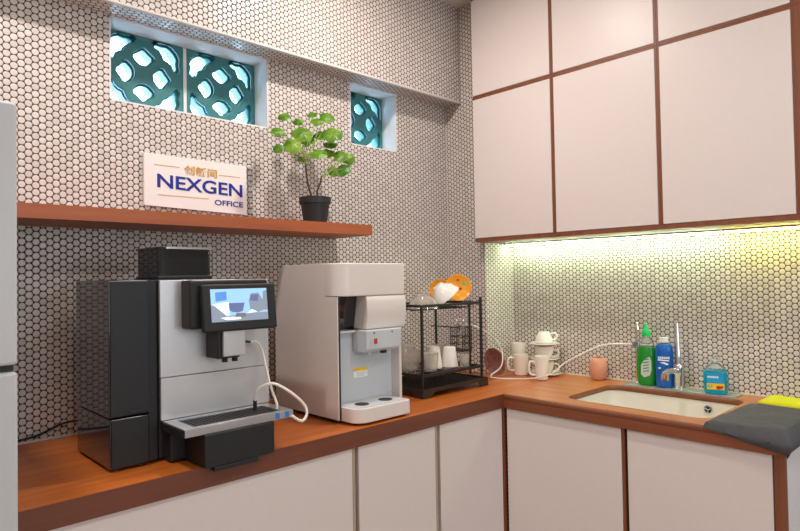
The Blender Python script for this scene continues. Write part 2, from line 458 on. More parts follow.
b = bmesh.new(); lathe(b, [(0, 0), (.03, 0), (.034, .003), (.02, .002), (0, .001)], ((SX0+SX1)/2, (SY0+SY1)/2, .661), 24)
obj('drain', b, 'chrome', sk)

# ------------------------------------------------------------------ base cabinets
ZB = ZC-th; DT = .018
def base_cab(name, label, axis, a0, a1, stile0, stile1, group):
    t = thing(name, label, 'cabinet', (a0 if axis == 'x' else .02, a0 if axis == 'y' else .02, 0), group)
    return t
# run under the window wall: fronts at y = 0.012
FA = .012
lab = {0: 'wide white lower cabinet beneath the coffee machine', 1: 'narrow white lower cabinet beneath the water dispenser', 2: 'narrow white lower cabinet beneath the dish rack, next to the corner'}
runs = [(-1.696, -.764), (-.764, -.383), (-.383, .022)]
for i, (x0, x1) in enumerate(runs):
    t = thing('base_cabinet', lab[i], 'cabinet', ((x0+x1)/2, .3, 0))
    bb = bmesh.new(); box(bb, x0, x1, FA+DT+.002, .60, .10, ZB-.0015); box(bb, x0, x1, .07, .55, 0, .10)
    obj('body', bb, 'edge_z', t, smooth=False)
    r = x1-.022 if i == 2 else x1-.012
    obj('door', B(x0+(.012 if i else .0), r-.002, FA, FA+DT, .11, ZB-.004, bev=.0015), 'laminate', t)
    bb = bmesh.new()
    if i == 2: box(bb, r-.001, x1-.0045, FA-.004, FA+DT, .11, ZB-.002)
    else: box(bb, r, x1-.001, FA+.002, FA+DT, .11, ZB-.004)
    obj('edge_strip', bb, 'edge_z' if i == 2 else 'alu', t)
# run under the sink wall: fronts at x = 0.012
ys = [(.008, -.494), (-.494, YE+.012)]
lb = ['white lower cabinet under the left half of the sink', 'white lower cabinet under the towels at the open end of the run']
for i, (y1, y0) in enumerate(ys):
    t = thing('base_cabinet', lb[i], 'cabinet', (.3, (y0+y1)/2, 0))
    bb = bmesh.new(); box(bb, FA+DT+.002, DB-.002, y0+.003, y1, .10, .64); box(bb, FA+DT+.002, .05, y0+.003, y1, .64, ZB-.0015); box(bb, .07, DB-.02, y0+.02, y1, 0, .10)
    obj('body', bb, 'edge_z', t, smooth=False)
    ya = y0+.012 if i == 0 else y0+.026
    obj('door', B(FA, FA+DT, ya, y1-.010, .11, ZB-.004, bev=.0015), 'laminate', t)
    if i == 1:
        obj('end_panel', B(FA+.004, DB-.002, y0-.004, y0+.002, 0, ZB-.0015), 'laminate_cool_lit', t, label='white laminated side tinted with cool light')
        obj('edge_strip', B(FA-.002, FA+DT+.001, y0-.006, y0+.022, .0, ZB-.002), 'edge_z', t)
    else:
        obj('edge_strip', B(FA+.001, FA+DT, y0, y0+.010, .11, ZB-.004), 'edge_z', t)

# ------------------------------------------------------------------ wall cabinets
XC, ZB1, ZM = .298, 1.4885, 2.189
cols = [(.3735, -.064), (-.064, -.519), (-.519, -.965)]
rows = [(ZB1, ZM, 'lower'), (ZM, ZT-.004, 'upper')]
wl = {(0, 0): 'tall white wall cabinet beside the tiled pillar, lower row', (1, 0): 'middle white wall cabinet of the lower row above the cups and vase',
      (2, 0): 'largest-looking white wall cabinet above the sink bottles, lower row', (0, 1): 'white cupboard at the ceiling next to the tiled pillar',
      (1, 1): 'middle white cupboard of the row at the ceiling', (2, 1): 'white cupboard at the ceiling, at the right end of its row'}
for i, (y1, y0) in enumerate(cols):
    for j, (z0, z1, nm) in enumerate(rows):
        t = thing('wall_cabinet', wl[(i, j)], 'cabinet', (XC+.15, (y0+y1)/2, z0))
        yb0 = y0 if i < 2 else y0-.004
        obj('body', B(XC+.021, DB-.002, yb0+.0005, y1-.0005, z0+.0005, z1-.0005), 'edge_z', t, smooth=False)
        g = .009
        ya = y0+(g if i < 2 else .010); yb = y1-(g if i else .001)
        za = z0+(.020 if j == 0 else .010); zb = z1-(.010 if j == 0 else .03)
        obj('door', B(XC, XC+.019, ya, yb, za, zb, bev=.002), 'laminate', t)
        bb = bmesh.new()          # teak edging round the door
        box(bb, XC+.003, XC+.0205, y0+.0005, ya-.001, z0+.0005, z1-.0005)
        if i: box(bb, XC+.003, XC+.0205, yb+.001, y1-.0005, z0+.0005, z1-.0005)
        box(bb, XC+.003, XC+.0205, ya-.001, yb+.001, z0+.0005, za-.001); box(bb, XC+.003, XC+.0205, ya-.001, yb+.001, zb+.001, z1-.0005)
        if i == 2: box(bb, XC-.001, XC+.0205, y0-.018, y0, z0+.0005, z1-.0005)
        obj('teak_edging', bb, 'edge_y_shaded' if False else 'edge_z', t, smooth=False)
        if i == 2: obj('side_panel', B(XC+.021, DB-.002, y0-.018, y0-.0045, z0+.0005, z1-.0005), 'edge_z', t, smooth=False)

# LED strips under the wall cabinets, at the wall
M['led_cool'] = plain('led_greenish', (.9, 1, .8), .5, emit=(.80, 1., .64), estr=30)
M['led_warm'] = plain('led_yellow', (1, .9, .5), .5, emit=(1., .96, .30), estr=29)
def led(label, y0, y1, mat):
    t = thing('led_strip', label, 'light strip', (DB-.03, (y0+y1)/2, ZB1-.012), 'light strips under the wall cabinets')
    obj('profile', B(DB-.078, DB-.030, y0, y1, ZB1-.006, ZB1-.0005), 'alu', t)
    obj('diffuser', B(DB-.070, DB-.040, y0+.004, y1-.004, ZB1-.012, ZB1-.0065, bev=.001), mat, t, label='glowing strip')
led('long greenish-white light strip under the wall cabinets', -.655, .366, 'led_cool')
led('short yellow light strip under the wall cabinets at their right end', -.960, -.660, 'led_warm')

# ------------------------------------------------------------------ shelf with sign and plant
b = B(-1.696, -.3712, .3616, DA-G, 1.4983, 1.539, bev=.0012)
tag(obj('wall_shelf', b, 'shelf'), 'long reddish-brown floating shelf holding the sign and the plant', 'shelf')

sg = thing('office_sign', 'white rectangular sign with blue lettering, above the shelf', 'sign', (-.98, .606, 1.58))
def skewbox(x0, x1, z0a, z1a, z0b, z1b, y0, y1):
    b = bmesh.new(); vs = [b.verts.new(p) for p in ((x0, y0, z0a), (x1, y0, z0b), (x1, y0, z1b), (x0, y0, z1a), (x0, y1, z0a), (x1, y1, z0b), (x1, y1, z1b), (x0, y1, z1a))]
    for f in ((0, 1, 2, 3), (5, 4, 7, 6), (4, 5, 1, 0), (3, 2, 6, 7), (4, 0, 3, 7), (1, 5, 6, 2)): b.faces.new([vs[i] for i in f])
    return b
obj('board', skewbox(-1.189, -.802, 1.586, 1.765, 1.575, 1.762, .600, .6125), 'sign_board', sg)
obj('clear_edge', skewbox(-.8019, -.775, 1.575, 1.762, 1.573, 1.7615, .6005, .612), 'acrylic', sg, label='clear acrylic right end')
SK = Matrix.Shear('XZ', 4, (0, 0)) if False else None
def put_text(name, txt, x0, x1, z0, z1, mat, off=0., slope=-.012, **k):
    b = fit_bm(text_bm(txt, .05, .0005, offset=off, **k), x0, x1, z0, z1, .5990)
    for v in b.verts: v.co.z += (v.co.x-x0)*slope
    obj(name, b, mat, sg, smooth=False)
put_text('lettering', 'NEXGEN', -1.145, -.821, 1.650, 1.698, 'navy', off=.0009, slope=-.030)
put_text('lettering', 'OFFICE', -.934, -.819, 1.604, 1.624, 'navy', off=.0008, slope=-.02)
put_text('lettering', '\u521b\u65b0\u95f4', -1.050, -.924, 1.706, 1.739, 'gold', off=.0011, slope=-.03)
for a in ((-1.155, -1.065, 1.7265), (-.915, -.830, 1.7150), (-1.143, -.957, 1.6235)):
    obj('gold_rule', B(a[0], a[1], .5990, .6, a[2], a[2]+.0022), 'gold', sg, smooth=False)

# plant
PX, PY, PZ = -.577, .468, 1.539
pl = thing('potted_plant', 'leafy green plant in a small black pot on the shelf', 'plant', (PX, PY, PZ))
b = bmesh.new()
lathe(b, [(0, .0), (.043, .0), (.0455, .004), (.056, .080), (.062, .081), (.063, .106), (.0585, .107), (.057, .090), (0, .088)], (PX, PY, PZ), 36)
obj('pot', b, 'pot', pl)
b = bmesh.new(); lathe(b, [(0, .097), (.03, .096), (.0575, .091)], (PX, PY, PZ), 24); obj('soil', b, 'soil', pl)
S1 = [(PX-.012, PY, PZ+.095), (-.612, .466, 1.70), (-.622, .463, 1.755), (-.627, .460, 1.79)]
S2 = [(PX+.014, PY, PZ+.095), (-.566, .468, 1.67), (-.552, .466, 1.705), (-.546, .465, 1.735)]
for s in (S1, S2):
    b = bmesh.new(); tube(b, s, (.0042, .0030), 8, 5); obj('stem', b, 'stem', pl)
CAM = Vector((-1.9693, -1.4574, 1.322))
LV = [(-0.715,0.47,1.947,0.021,0.6),(-0.758,0.44,1.876,0.024,0.58),(-0.774,0.42,1.807,0.018,0.8),(-0.71,0.42,1.828,0.031,0.75),(-0.644,0.45,1.889,0.036,0.67),(-0.637,0.49,1.944,0.020,0.6),(-0.563,0.5,1.987,0.020,0.44),(-0.568,0.46,1.95,0.022,0.6),(-0.512,0.47,1.979,0.026,0.67),(-0.507,0.44,1.909,0.037,0.61),(-0.537,0.48,1.904,0.026,0.58),(-0.481,0.49,1.878,0.026,0.5),(-0.584,0.43,1.819,0.032,0.5),(-0.458,0.45,1.827,0.033,0.62),(-0.441,0.42,1.81,0.022,0.9),(-0.465,0.43,1.765,0.027,0.75),(-0.495,0.45,1.758,0.023,0.8),(-0.492,0.5,1.843,0.026,0.58),(-0.625,0.48,1.796,0.017,0.62),(-0.584,0.5,1.879,0.025,0.67)]
def leaf_bm(c, r, k, seed):
    rnd = random.Random(seed); c = Vector(c); to = (CAM-c).normalized()
    side = to.cross(Vector((0, 0, 1))).normalized(); perp = (Vector((0, 0, 1))-to*to.z).normalized()
    n = (to*k+(perp*.95+side*rnd.uniform(-.3, .3)).normalized()*math.sqrt(1-k*k)).normalized()
    u = (Vector((c.x-PX+rnd.uniform(-.05, .05), (c.y-PY)*2+rnd.uniform(-.05, .05), 0))); u = u-n*u.dot(n); u.normalize(); v = n.cross(u)
    b = bmesh.new(); cen = b.verts.new(c); rings = []
    NS = 24
    for j in range(1, 5):
        ring = []
        for i in range(NS):
            a = 2*PI*i/NS; lobe = 1+.07*math.cos(5*a+seed)+(-.22 if abs(((a-PI) % (2*PI))) < .2 or abs(a-PI) < .2 else 0)
            rr = r*1.12*lobe*j/4; h = -.28*r*(j/4)**2+.06*r*math.sin(5*a)*(j/4)
            ring.append(b.verts.new(c+u*rr*math.cos(a)*1.05+v*rr*math.sin(a)+n*h))
        rings.append(ring)
    for i in range(NS): b.faces.new((cen, rings[0][i], rings[0][(i+1) % NS]))
    for A, C in zip(rings, rings[1:]):
        for i in range(NS): b.faces.new((A[i], C[i], C[(i+1) % NS], A[(i+1) % NS]))
    bmesh.ops.solidify(b, geom=b.faces[:], thickness=.0008)
    return b, c-u*r*.1, n
for i, (x, y, z, r, k) in enumerate(LV):
    lb_, at_, n = leaf_bm((x, y, z), r, k, i)
    lf = obj('leaf', lb_, 'leaf', pl)
    src = Vector(S1[-1]) if (x < -.56 or z > 1.86) else Vector(S2[-1])
    src = src+Vector((0, 0, -.01*(i % 3)))
    mid = (src+at_)/2+Vector((0, 0, .012)); b = bmesh.new(); tube(b, [src, mid, at_-n*.001], (.0017, .0011), 6, 4); obj('petiole', b, 'petiole', lf)

# ------------------------------------------------------------------ fridge
fr = thing('refrigerator', 'pale grey two-door refrigerator at the left edge, left of the worktop', 'refrigerator', (-2.0, .2, 0))
FX0, FX1, FY = -2.31, -1.698, -.10
obj('body', B(FX0+.004, FX1-.004, FY+.052, .58, .02, 1.675, bev=.006), 'fridge', fr)
obj('door', B(FX0, FX1, FY, FY+.05, 1.166, 1.68, bev=.008, seg=3), 'fridge', fr, label='upper freezer door')
obj('door', B(FX0, FX1, FY, FY+.05, .03, 1.153, bev=.008, seg=3), 'fridge', fr, label='lower fridge door')
obj('gasket', B(FX0+.006, FX1-.006, FY+.012, FY+.048, 1.154, 1.165), 'gasket', fr)
b = bmesh.new()
for x in (FX0+.05, FX1-.05):
    for y in (.0, .5): b = bmesh.new(); cyl(b, (x, y, .011), .02, .020); obj('foot', b, 'gasket', fr)

# ------------------------------------------------------------------ coffee machine
cm = thing('coffee_machine', 'black and silver bean-to-cup coffee machine with lit screen', 'coffee machine', (-1.2, .25, ZC))
F = .12; Z0 = ZC+.006
obj('side_tower', B(-1.462, -1.362, F, .385, .985, 1.330, bev=.003), 'black_gloss', cm, label='glossy black side tower reflecting the tiles')
# tower lower drawer
dr = obj('tower_base', B(-1.460, -1.364, F+.001, .385, Z0+.002, .9815, bev=.003), 'black_gloss', cm)
obj('front_skin', B(-1.458, -1.364, F-.004, F, .988, 1.326, bev=.0012), 'black_face', cm)
obj('front_skin', B(-1.456, -1.366, F-.003, F+.001, Z0+.006, .979, bev=.001), 'black_face', cm)
b = bmesh.new(); box(b, -1.415, -1.364, F-.0065, F-.0042, .990, .999, bev=.001)
obj('grip_recess', b, 'black_matte', cm)
# main body
b = bmesh.new(); box(b, -1.3605, -1.336, F+.012, .42, Z0, 1.328, bev=.002)
obj('inner_side', b, 'black_matte', cm)
obj('housing', B(-1.3355, -1.008, F+.008, .45, Z0, 1.330, bev=.006), 'black_matte', cm)
obj('front_panel', B(-1.3335, -1.008, F-.002, F+.0075, 1.0705, 1.327, bev=.0015), 'brushed', cm, label='brushed silver upper front')
obj('lower_panel', B(-1.3325, -1.008, F-.002, F+.0075, .958, 1.0690, bev=.0015), 'brushed', cm, label='brushed silver splash panel')
obj('base_plinth', B(-1.322, -1.012, .085, F+.007, Z0, .928, bev=.003), 'black_face', cm)
b = bmesh.new()
for x in (-1.44, -1.38, -1.30, -1.04):
    for y in (.15, .36): b = bmesh.new(); cyl(b, (x, y, ZC+.0033), .012, .0056); obj('rubber_foot', b, 'gasket', cm)
# hopper
HX0, HX1, HY0, HY1 = -1.326, -1.175, .145, .30
hp = obj('bean_hopper', plate_holes(rrect(HX0, HX1, HY0, HY1, .012, 4), [rrect(HX0+.004, HX1-.004, HY0+.004, HY1-.004, .009, 4)], 1.340, 1.412), 'hopper', cm, label='smoked clear bean hopper')
obj('hopper_base', B(HX0-.002, HX1+.002, HY0-.002, HY1+.002, 1.3305, 1.3395, bev=.002), 'black_matte', hp)
b = bmesh.new(); prism(b, rrect(HX0+.006, HX1-.006, HY0+.006, HY1-.006, .008, 3), 1.3397, 1.380, bev=.003); obj('beans', b, 'beans', hp)
obj('hopper_lid', B(HX0-.002, HX1+.002, HY0-.002, HY1+.002, 1.4125, 1.418, bev=.0015), 'hopper', hp)
b = bmesh.new(); box(b, HX0+.02, HX1+.003, HY0-.0035, HY0-.0022, 1.4125, 1.418); box(b, HX1+.0022, HX1+.0035, HY0-.0035, HY0-.0, 1.342, 1.418)
obj('chrome_line', b, 'chrome', hp)
# screen
scr = obj('display_housing', B(-1.278, -1.045, .058, F-.0025, 1.196, 1.326, bev=.006), 'black_matte', cm)
TILT = Matrix.Rotation(math.radians(-6), 4, 'X')
def tilt(bm, c=(-1.145, .042, 1.250)):
    bmesh.ops.transform(bm, matrix=Matrix.Translation(c) @ TILT @ Matrix.Translation((-c[0], -c[1], -c[2])), verts=bm.verts); return bm
disp = obj('touch_screen', tilt(B(-1.256, -1.034, .030, .052, 1.186, 1.314, bev=.006)), 'black_matte', scr)
SXa, SXb, SZa, SZb = -1.234, -1.064, 1.212, 1.300
M['sc_white'] = plain('screen_white', (.6, .7, .8), .3, emit=(.74, .9, 1.), estr=1.)
M['sc_blue'] = plain('screen_blue', (.1, .2, .4), .3, emit=(.06, .22, .62), estr=.9)
M['sc_dark'] = plain('screen_dark', (.1, .1, .2), .3, emit=(.10, .16, .34), estr=.8)
M['sc_grey'] = plain('screen_grey', (.1, .1, .1), .3, emit=(.26, .32, .42), estr=.9)
M['sc_brown'] = plain('screen_brown', (.1, .1, .1), .3, emit=(.20, .16, .18), estr=.8)
b = bmesh.new()
def sp(pts, d, mi):
    prism(b, [(SXa+(SXb-SXa)*u, SZa+(SZb-SZa)*v) for u, v in pts], 0, d, mat=Matrix.Translation((0, .0302, 0)) @ Matrix.Rotation(PI/2, 4, 'X'), mi=mi)
sp([(0, 0), (1, 0), (1, 1), (0, 1)], .0004, 0)
sp([(.0, 0), (1, 0), (1, .24), (.62, .22), (.3, .17), (.05, .5), (0, .5)], .0006, 4)
sp([(.03, .54), (.3, .60), (.3, .20), (.26, .17)], .0008, 1)
sp([(.08, .62), (.27, .66), (.27, .92), (.08, .90)], .0008, 2)
sp([(.30, .56), (.58, .56), (.54, .30), (.46, .26), (.36, .28), (.31, .34)], .0010, 3)
sp([(.68, .30), (.66, .62), (.70, .84), (.84, .86), (.92, .62), (.90, .28), (.80, .24)], .0010, 4)
sp([(.68, .62), (.70, .80), (.84, .80), (.82, .58)], .0012, 3)
sp([(.62, .22), (.70, .34), (.80, .26)], .0012, 1)
sp([(.40, .10), (.60, .12), (.58, .24), (.42, .24)], .0012, 5)
sp([(.9, .3), (1, .3), (1, .95), (.93, .9)], .0008, 4)
sp([(.15, .12), (.25, .05), (.5, .05), (.5, .12), (.3, .14)], .0012, 1)
obj('screen_picture', tilt(b), ['screen_glow', 'sc_white', 'sc_blue', 'sc_dark', 'sc_grey', 'sc_brown'], disp, smooth=False, label='bright blue picture of a cup and a milk jug')
# spout
spt = obj('outlet_block', B(-1.208, -1.140, .048, F-.0025, 1.112, 1.1955, bev=.004), 'black_matte', cm)
obj('outlet_cover', B(-1.196, -1.130, .036, .0475, 1.118, 1.195, bev=.003), 'brushed', spt, label='silver outlet cover')
for x in (-1.180, -1.150):
    b = bmesh.new(); cyl(b, (x, .062, 1.107), .008, .012); obj('nozzle', b, 'black_matte', spt)
b = bmesh.new(); tube(b, [(-1.133, .06, 1.12), (-1.130, .06, 1.19)], .004, 8); tube(b, [(-1.133, .062, 1.150), (-1.118, .06, 1.152), (-1.100, .065, 1.149)], .0032, 8); obj('steam_pipe', b, 'black_matte', spt)
# drip tray
tr = obj('drip_tray', plate_holes([(-1.330, -.020), (-1.016, -.020), (-1.016, .1175), (-1.330, .1175)], [[(-1.300, -.004), (-1.046, -.004), (-1.046, .095), (-1.300, .095)]], .9365, .9575, .001), 'satin', cm, label='satin steel drip tray frame')
obj('tray_side', B(-1.3325, -1.3302, -.016, .1175, .9365, .9535), 'black_matte', tr)
b = bmesh.new(); box(b, -1.2995, -1.0465, -.0035, .0945, .938, .950)
for k in range(22):
    x = -1.294+k*.0114; box(b, x, x+.008, -.003, .094, .950, .9545)
obj('grille', b, 'black_matte', tr, smooth=False)
b = bmesh.new(); box(b, -1.072, -1.060, -.0215, -.0202, .939, .955); box(b, -1.042, -1.030, -.0215, -.0202, .939, .955); 
obj('blue_reflection', b, plain('tray_reflection', (.02, .12, .35), .2, emit=(.05, .25, .6), estr=.25), tr)  # bluish reflection on the steel rim, painted as faintly glowing strips
cb_ = bmesh.new(); prism(cb_, [(-1.282, -.028), (-1.082, -.028), (-1.082, .084), (-1.282, .084)], ZC+.002, .9360, bev=.002)
obj('waste_drawer', cb_, 'black_face', cm)
obj('drawer_lip', B(-1.258, -1.132, -.029, -.003, .840, .8515, bev=.0015), 'black_face', cm)
b = bmesh.new(); tube(b, [(-1.100, .065, 1.149), (-1.075, .075, 1.146), (-1.048, .09, 1.119), (-1.044, .07, 1.06), (-1.046, .05, 1.022), (-1.038, .03, .972), (-1.037, .03, .958)], .0036, 10, 6)
obj('milk_tube', b, 'tube', cm, label='thin white milk tube from the outlet')
b = bmesh.new(); tube(b, [(-1.084, .07, .957), (-1.084, .07, .976), (-1.085, .055, 1.012), (-1.052, .03, 1.029), (-1.012, .0, 1.003), (-.972, -.012, .962), (-.968, -.018, .935), (-.986, -.022, .920), (-1.008, -.023, .930), (-1.020, -.023, .940)], .0042, 10, 6)
t2 = obj('milk_tube', b, 'tube', cm, label='looping white tube in front of the tray')
b = bmesh.new(); tube(b, [(-1.084, .07, .953), (-1.084, .07, .982)], .0055, 10); obj('connector', b, 'black_matte', t2)
b = bmesh.new(); tube(b, [(-1.395, .40, .926), (-1.42, .55, .905), (-1.449, .605, .890), (-1.503, .606, .870), (-1.56, .604, .8625), (-1.66, .600, .8565), (-1.69, .595, .8555)], .0032, 8, 6)
obj('power_cord', b, 'cable', cm, label='black power cord running left along the wall')

# ------------------------------------------------------------------ water dispenser
Z0 = ZC+.012
wd = thing('water_dispenser', 'white hot and cold countertop water dispenser beside the coffee machine', 'water dispenser', (-.62, .25, ZC))
DX0, DX1, DY0, DY1, DZ1 = -.766, -.478, .093, .467, 1.376
def side_prof(dy=0):
    return [(DY0, Z0), (DY1-.012, Z0), (DY1, .90), (DY1, 1.12), (DY1-.008, 1.25), (DY1-.030, 1.345), (DY1-.046, 1.370), (DY1-.066, DZ1), (.16, DZ1), (.16, 1.2635), (DY0, 1.2635)]
YZ = Matrix(((0, 0, 1, 0), (1, 0, 0, 0), (0, 1, 0, 0), (0, 0, 0, 1)))      # (y,z) outline pushed along x
b = bmesh.new(); prism(b, side_prof(), DX0, DX0+.004, bev=.001, mat=YZ)
obj('side_panel', b, 'white_plastic', wd, label='plain white left side')
b = bmesh.new(); prism(b, side_prof(), DX1-.012, DX1, bev=.002, mat=YZ)
obj('side_panel', b, 'white_plastic', wd)
b = bmesh.new(); pr = [(y, z) for y, z in side_prof()]
prism(b, [(.26, Z0)]+[(y-.001, z) for y, z in pr[1:7]]+[(.26, 1.3695)], DX0+.0135, DX1-.0125, mat=YZ)
obj('back_body', b, 'white_plastic', wd)
b = bmesh.new()   # head, with a generously rounded front left corner
def headpts(x0, x1, y0, y1, rl, rr):
    out = [(x1, y1), (x0, y1)]
    for i in range(11):
        t = math.radians(180+90*i/10); out.append((x0+rl+rl*math.cos(t), y0+rl+rl*math.sin(t)))
    for i in range(7):
        t = math.radians(270+90*i/6); out.append((x1-rr+rr*math.cos(t), y0+rr+rr*math.sin(t)))
    return out
prism(b, headpts(DX0, DX1+.018, .082, .1595, .055, .018), 1.2645, DZ1, bev=.004)
prism(b, [(DX0+.0135, .161), (DX1-.0125, .161), (DX1-.0125, .2585), (DX0+.0135, .2585)], 1.2645, DZ1-.002)
obj('head_cover', b, 'white_plastic', wd)
b = bmesh.new()   # bulging outlet cover under the head, right part
prism(b, [(.084, 1.150), (.074, 1.20), (.076, 1.245), (.083, 1.2635), (.2595, 1.2635), (.2595, 1.150)], -.650, DX1+.010, bev=.004, mat=YZ)
obj('outlet_cover', b, 'white_plastic', wd)
b = bmesh.new(); prism(b, [(.058, 1.086), (.056, 1.149), (.13, 1.149), (.13, 1.075), (.075, 1.075)], -.672, -.511, bev=.003, mat=YZ)
tp = obj('tap_block', b, 'grey_plastic', wd, label='pale grey tap block with coloured icons')
b = bmesh.new(); box(b, -.640, -.627, .0545, .0565, 1.103, 1.121); obj('hot_icon', b, 'redmark', tp)
b = bmesh.new(); box(b, -.657, -.646, .0545, .0565, 1.103, 1.121); obj('icon', b, 'label_grey', tp)
for x in (-.640, -.558):
    b = bmesh.new(); cyl(b, (x, .0552, 1.139), .0028, .002, 12, 'Y'); obj('indicator', b, 'gasket', tp)
b = bmesh.new(); box(b, -.590, -.572, .068, .085, 1.066, 1.076, bev=.002); obj('nozzle', b, 'gasket', tp)
b = bmesh.new(); cyl(b, (-.635, .09, 1.070), .009, .012); obj('nozzle', b, 'grey_plastic', tp)
# niche at upper left, dark glossy
b = bmesh.new(); prism(b, [(.150, 1.150), (.130, 1.2625), (.1585, 1.2625), (.1585, 1.150)], DX0+.0135, -.6510, mat=YZ)
box(b, DX0+.0125, DX0+.0145, .097, .130, 1.150, 1.2630)
obj('dark_niche', b, 'black_gloss', wd, label='glossy dark recess')
b = bmesh.new(); box(b, DX0+.0135, -.6735, .112, .1585, 1.141, 1.1490, bev=.003)
obj('niche_ledge', b, 'white_plastic', wd)
obj('splash_panel', B(DX0+.0135, DX1-.0125, .135, .145, .868, 1.140), 'grey_plastic', wd, label='pale blue-grey splash panel')
b = bmesh.new(); box(b, -.668, -.606, .1335, .1348, 1.006, 1.016)
lbp = obj('caution_label', b, 'yellow', wd, label='yellow and white caution label')
b = bmesh.new(); box(b, -.668, -.606, .1335, .1348, .984, 1.0055); obj('label_text_area', b, 'white_text', lbp)
b = bmesh.new()
for k in range(4): box(b, -.655, -.622+.01*(k % 2), .1330, .1334, .988+.004*k, .9895+.004*k)
obj('label_lines', b, 'label_grey', lbp)
b = bmesh.new()
box(b, -.600, -.5985, .1335, .1348, 1.03, 1.075)
for k in range(3): box(b, -.680, -.612+.008*k, .1335, .1348, 1.034+.012*k, 1.038+.012*k); box(b, -.590, -.520-.008*k, .1335, .1348, 1.034+.012*k, 1.038+.012*k)
obj('printed_lines', b, 'label_grey', wd, smooth=False)
b = bmesh.new(); box(b, DX0+.0045, DX0+.0124, .0945, .134, Z0, 1.2635); obj('shadow_gap', b, 'gasket', wd)
# cup tray with rounded front corners
def traypts(x0, x1, y0, y1, r):
    out = [(x1, y1), (x0, y1)]
    for i in range(9):
        t = math.radians(180+90*i/8); out.append((x0+r+r*math.cos(t), y0+r+r*math.sin(t)))
    for i in range(5):
        t = math.radians(270+90*i/4); out.append((x1-.012+.012*math.cos(t), y0+.012+.012*math.sin(t)))
    return out
b = bmesh.new(); prism(b, traypts(-.752, -.512, .014, .133, .05), ZC+.008, .905, bev=.003)
ct = obj('cup_tray', b, 'white_plastic', wd)
b = bmesh.new(); prism(b, traypts(-.742, -.522, .024, .131, .042), .9052, .9066); obj('tray_plate', b, 'grey_plastic', ct)
for x in (-.685, -.580):
    b = bmesh.new(); lathe(b, [(0, 0), (.024, 0), (.024, .0012), (0, .0012)], (x, .072, .9068), 24); obj('drip_hole', b, 'gasket', ct)
b = bmesh.new()
for x, y in ((-.73, .05), (-.53, .04), (-.75, .12), (-.75, .44), (-.50, .44), (-.50, .15)): b = bmesh.new(); cyl(b, (x, y, ZC+.0065), .008, .012); obj('foot', b, 'gasket', wd)

# ------------------------------------------------------------------ dish rack
RX0, RX1, RY0, RY1 = -.276, .094, .186, .452
dk = thing('dish_rack', 'black two-tier dish rack crowded with cups and glasses', 'dish rack', (-.08, .32, ZC))
# tray with arched skirt
def skirt(p0, p1, z1, z0, t=.004):
    """arched side: feet at both ends"""
    p0 = Vector(p0); p1 = Vector(p1); L = (p1-p0).length; n = 14
    top_ = [(0, z1), (L, z1)]
    pts = [(0, z0), (.045, z0)]+[(.045+.03*i/4, z0+.020*math.sin(PI/2*i/4)) for i in range(1, 5)]+[(L-.075+.03*i/4, z0+.020*math.cos(PI/2*i/4)) for i in range(5)]+[(L, z0), (L, z1), (0, z1)]
    b = bmesh.new(); prism(b, pts, -t/2, t/2)
    d = (p1-p0).normalized(); nn = Vector((d.y, -d.x, 0))
    m = Matrix(((d.x, 0, nn.x, p0.x), (d.y, 0, nn.y, p0.y), (0, 1, 0, 0), (0, 0, 0, 1)))
    bmesh.ops.transform(b, matrix=m, verts=b.verts); return b
b = bmesh.new(); e = .018
cs = [(RX0-e, RY0-e, 0), (RX1+e, RY0-e, 0), (RX1+e, RY1+e, 0), (RX0-e, RY1+e, 0)]
for i in range(4): merge(b, skirt(cs[i], cs[(i+1) % 4], .886, ZC+.0012))
obj('tray_skirt', b, 'rack', dk, smooth=False)
b = bmesh.new(); box(b, RX0-e, RX1+e, RY0-e, RY1+e, .872, .876)
for k in range(24):
    x = RX0+.01+k*.0155; box(b, x, x+.004, RY0, RY1, .876, .880)
obj('tray', b, 'rack', dk, smooth=False)
for x, y in ((RX0, RY0), (RX1, RY0), (RX1, RY1), (RX0, RY1)):
    b = bmesh.new(); box(b, x-.005, x+.005, y-.005, y+.005, .876, 1.236 if x > 0 else 1.214, bev=.002); obj('post', b, 'rack', dk)
b = bmesh.new(); box(b, RX1-.052, RX1-.044, RY0+.02, RY0+.028, .905, 1.222, bev=.002); obj('post', b, 'rack', dk)
def wire_shelf(z, w=.006, drop=0.):
    b = bmesh.new()
    for y in (RY0, RY1): box(b, RX0+.0055, RX1-.0055, y-.003, y+.003, z-w, z+w)
    for x in (RX0, RX1): box(b, x-.003, x+.003, RY0+.0055, RY1-.0055, z-w, z+w)
    for k in range(1, 18):
        x = RX0+(RX1-RX0)*k/18; tube(b, [(x, RY0, z-.004), (x, RY0+.012, z-.004-drop), (x, RY1-.012, z-.004-drop), (x, RY1, z-.004)], .0013, 6)
    for k in range(1, 4):
        y = RY0+(RY1-RY0)*k/4; tube(b, [(RX0, y, z-.004), (RX0+.012, y, z-.0065-drop), (RX1-.012, y, z-.0065-drop), (RX1, y, z-.004)], .0016, 6)
    return b
obj('lower_basket', wire_shelf(.934), 'rack', dk)
obj('upper_basket', wire_shelf(1.210, .005, .014), 'rack', dk)
b = bmesh.new()
for k in range(12):
    x = RX0+.02+k*.03; tube(b, [(x, RY0, .93), (x, RY0, .905), (x, RY1, .905), (x, RY1, .93)], .0014, 6)
obj('basket_wires', b, 'rack', dk)
ZL1 = .9405; ZU1 = 1.1940
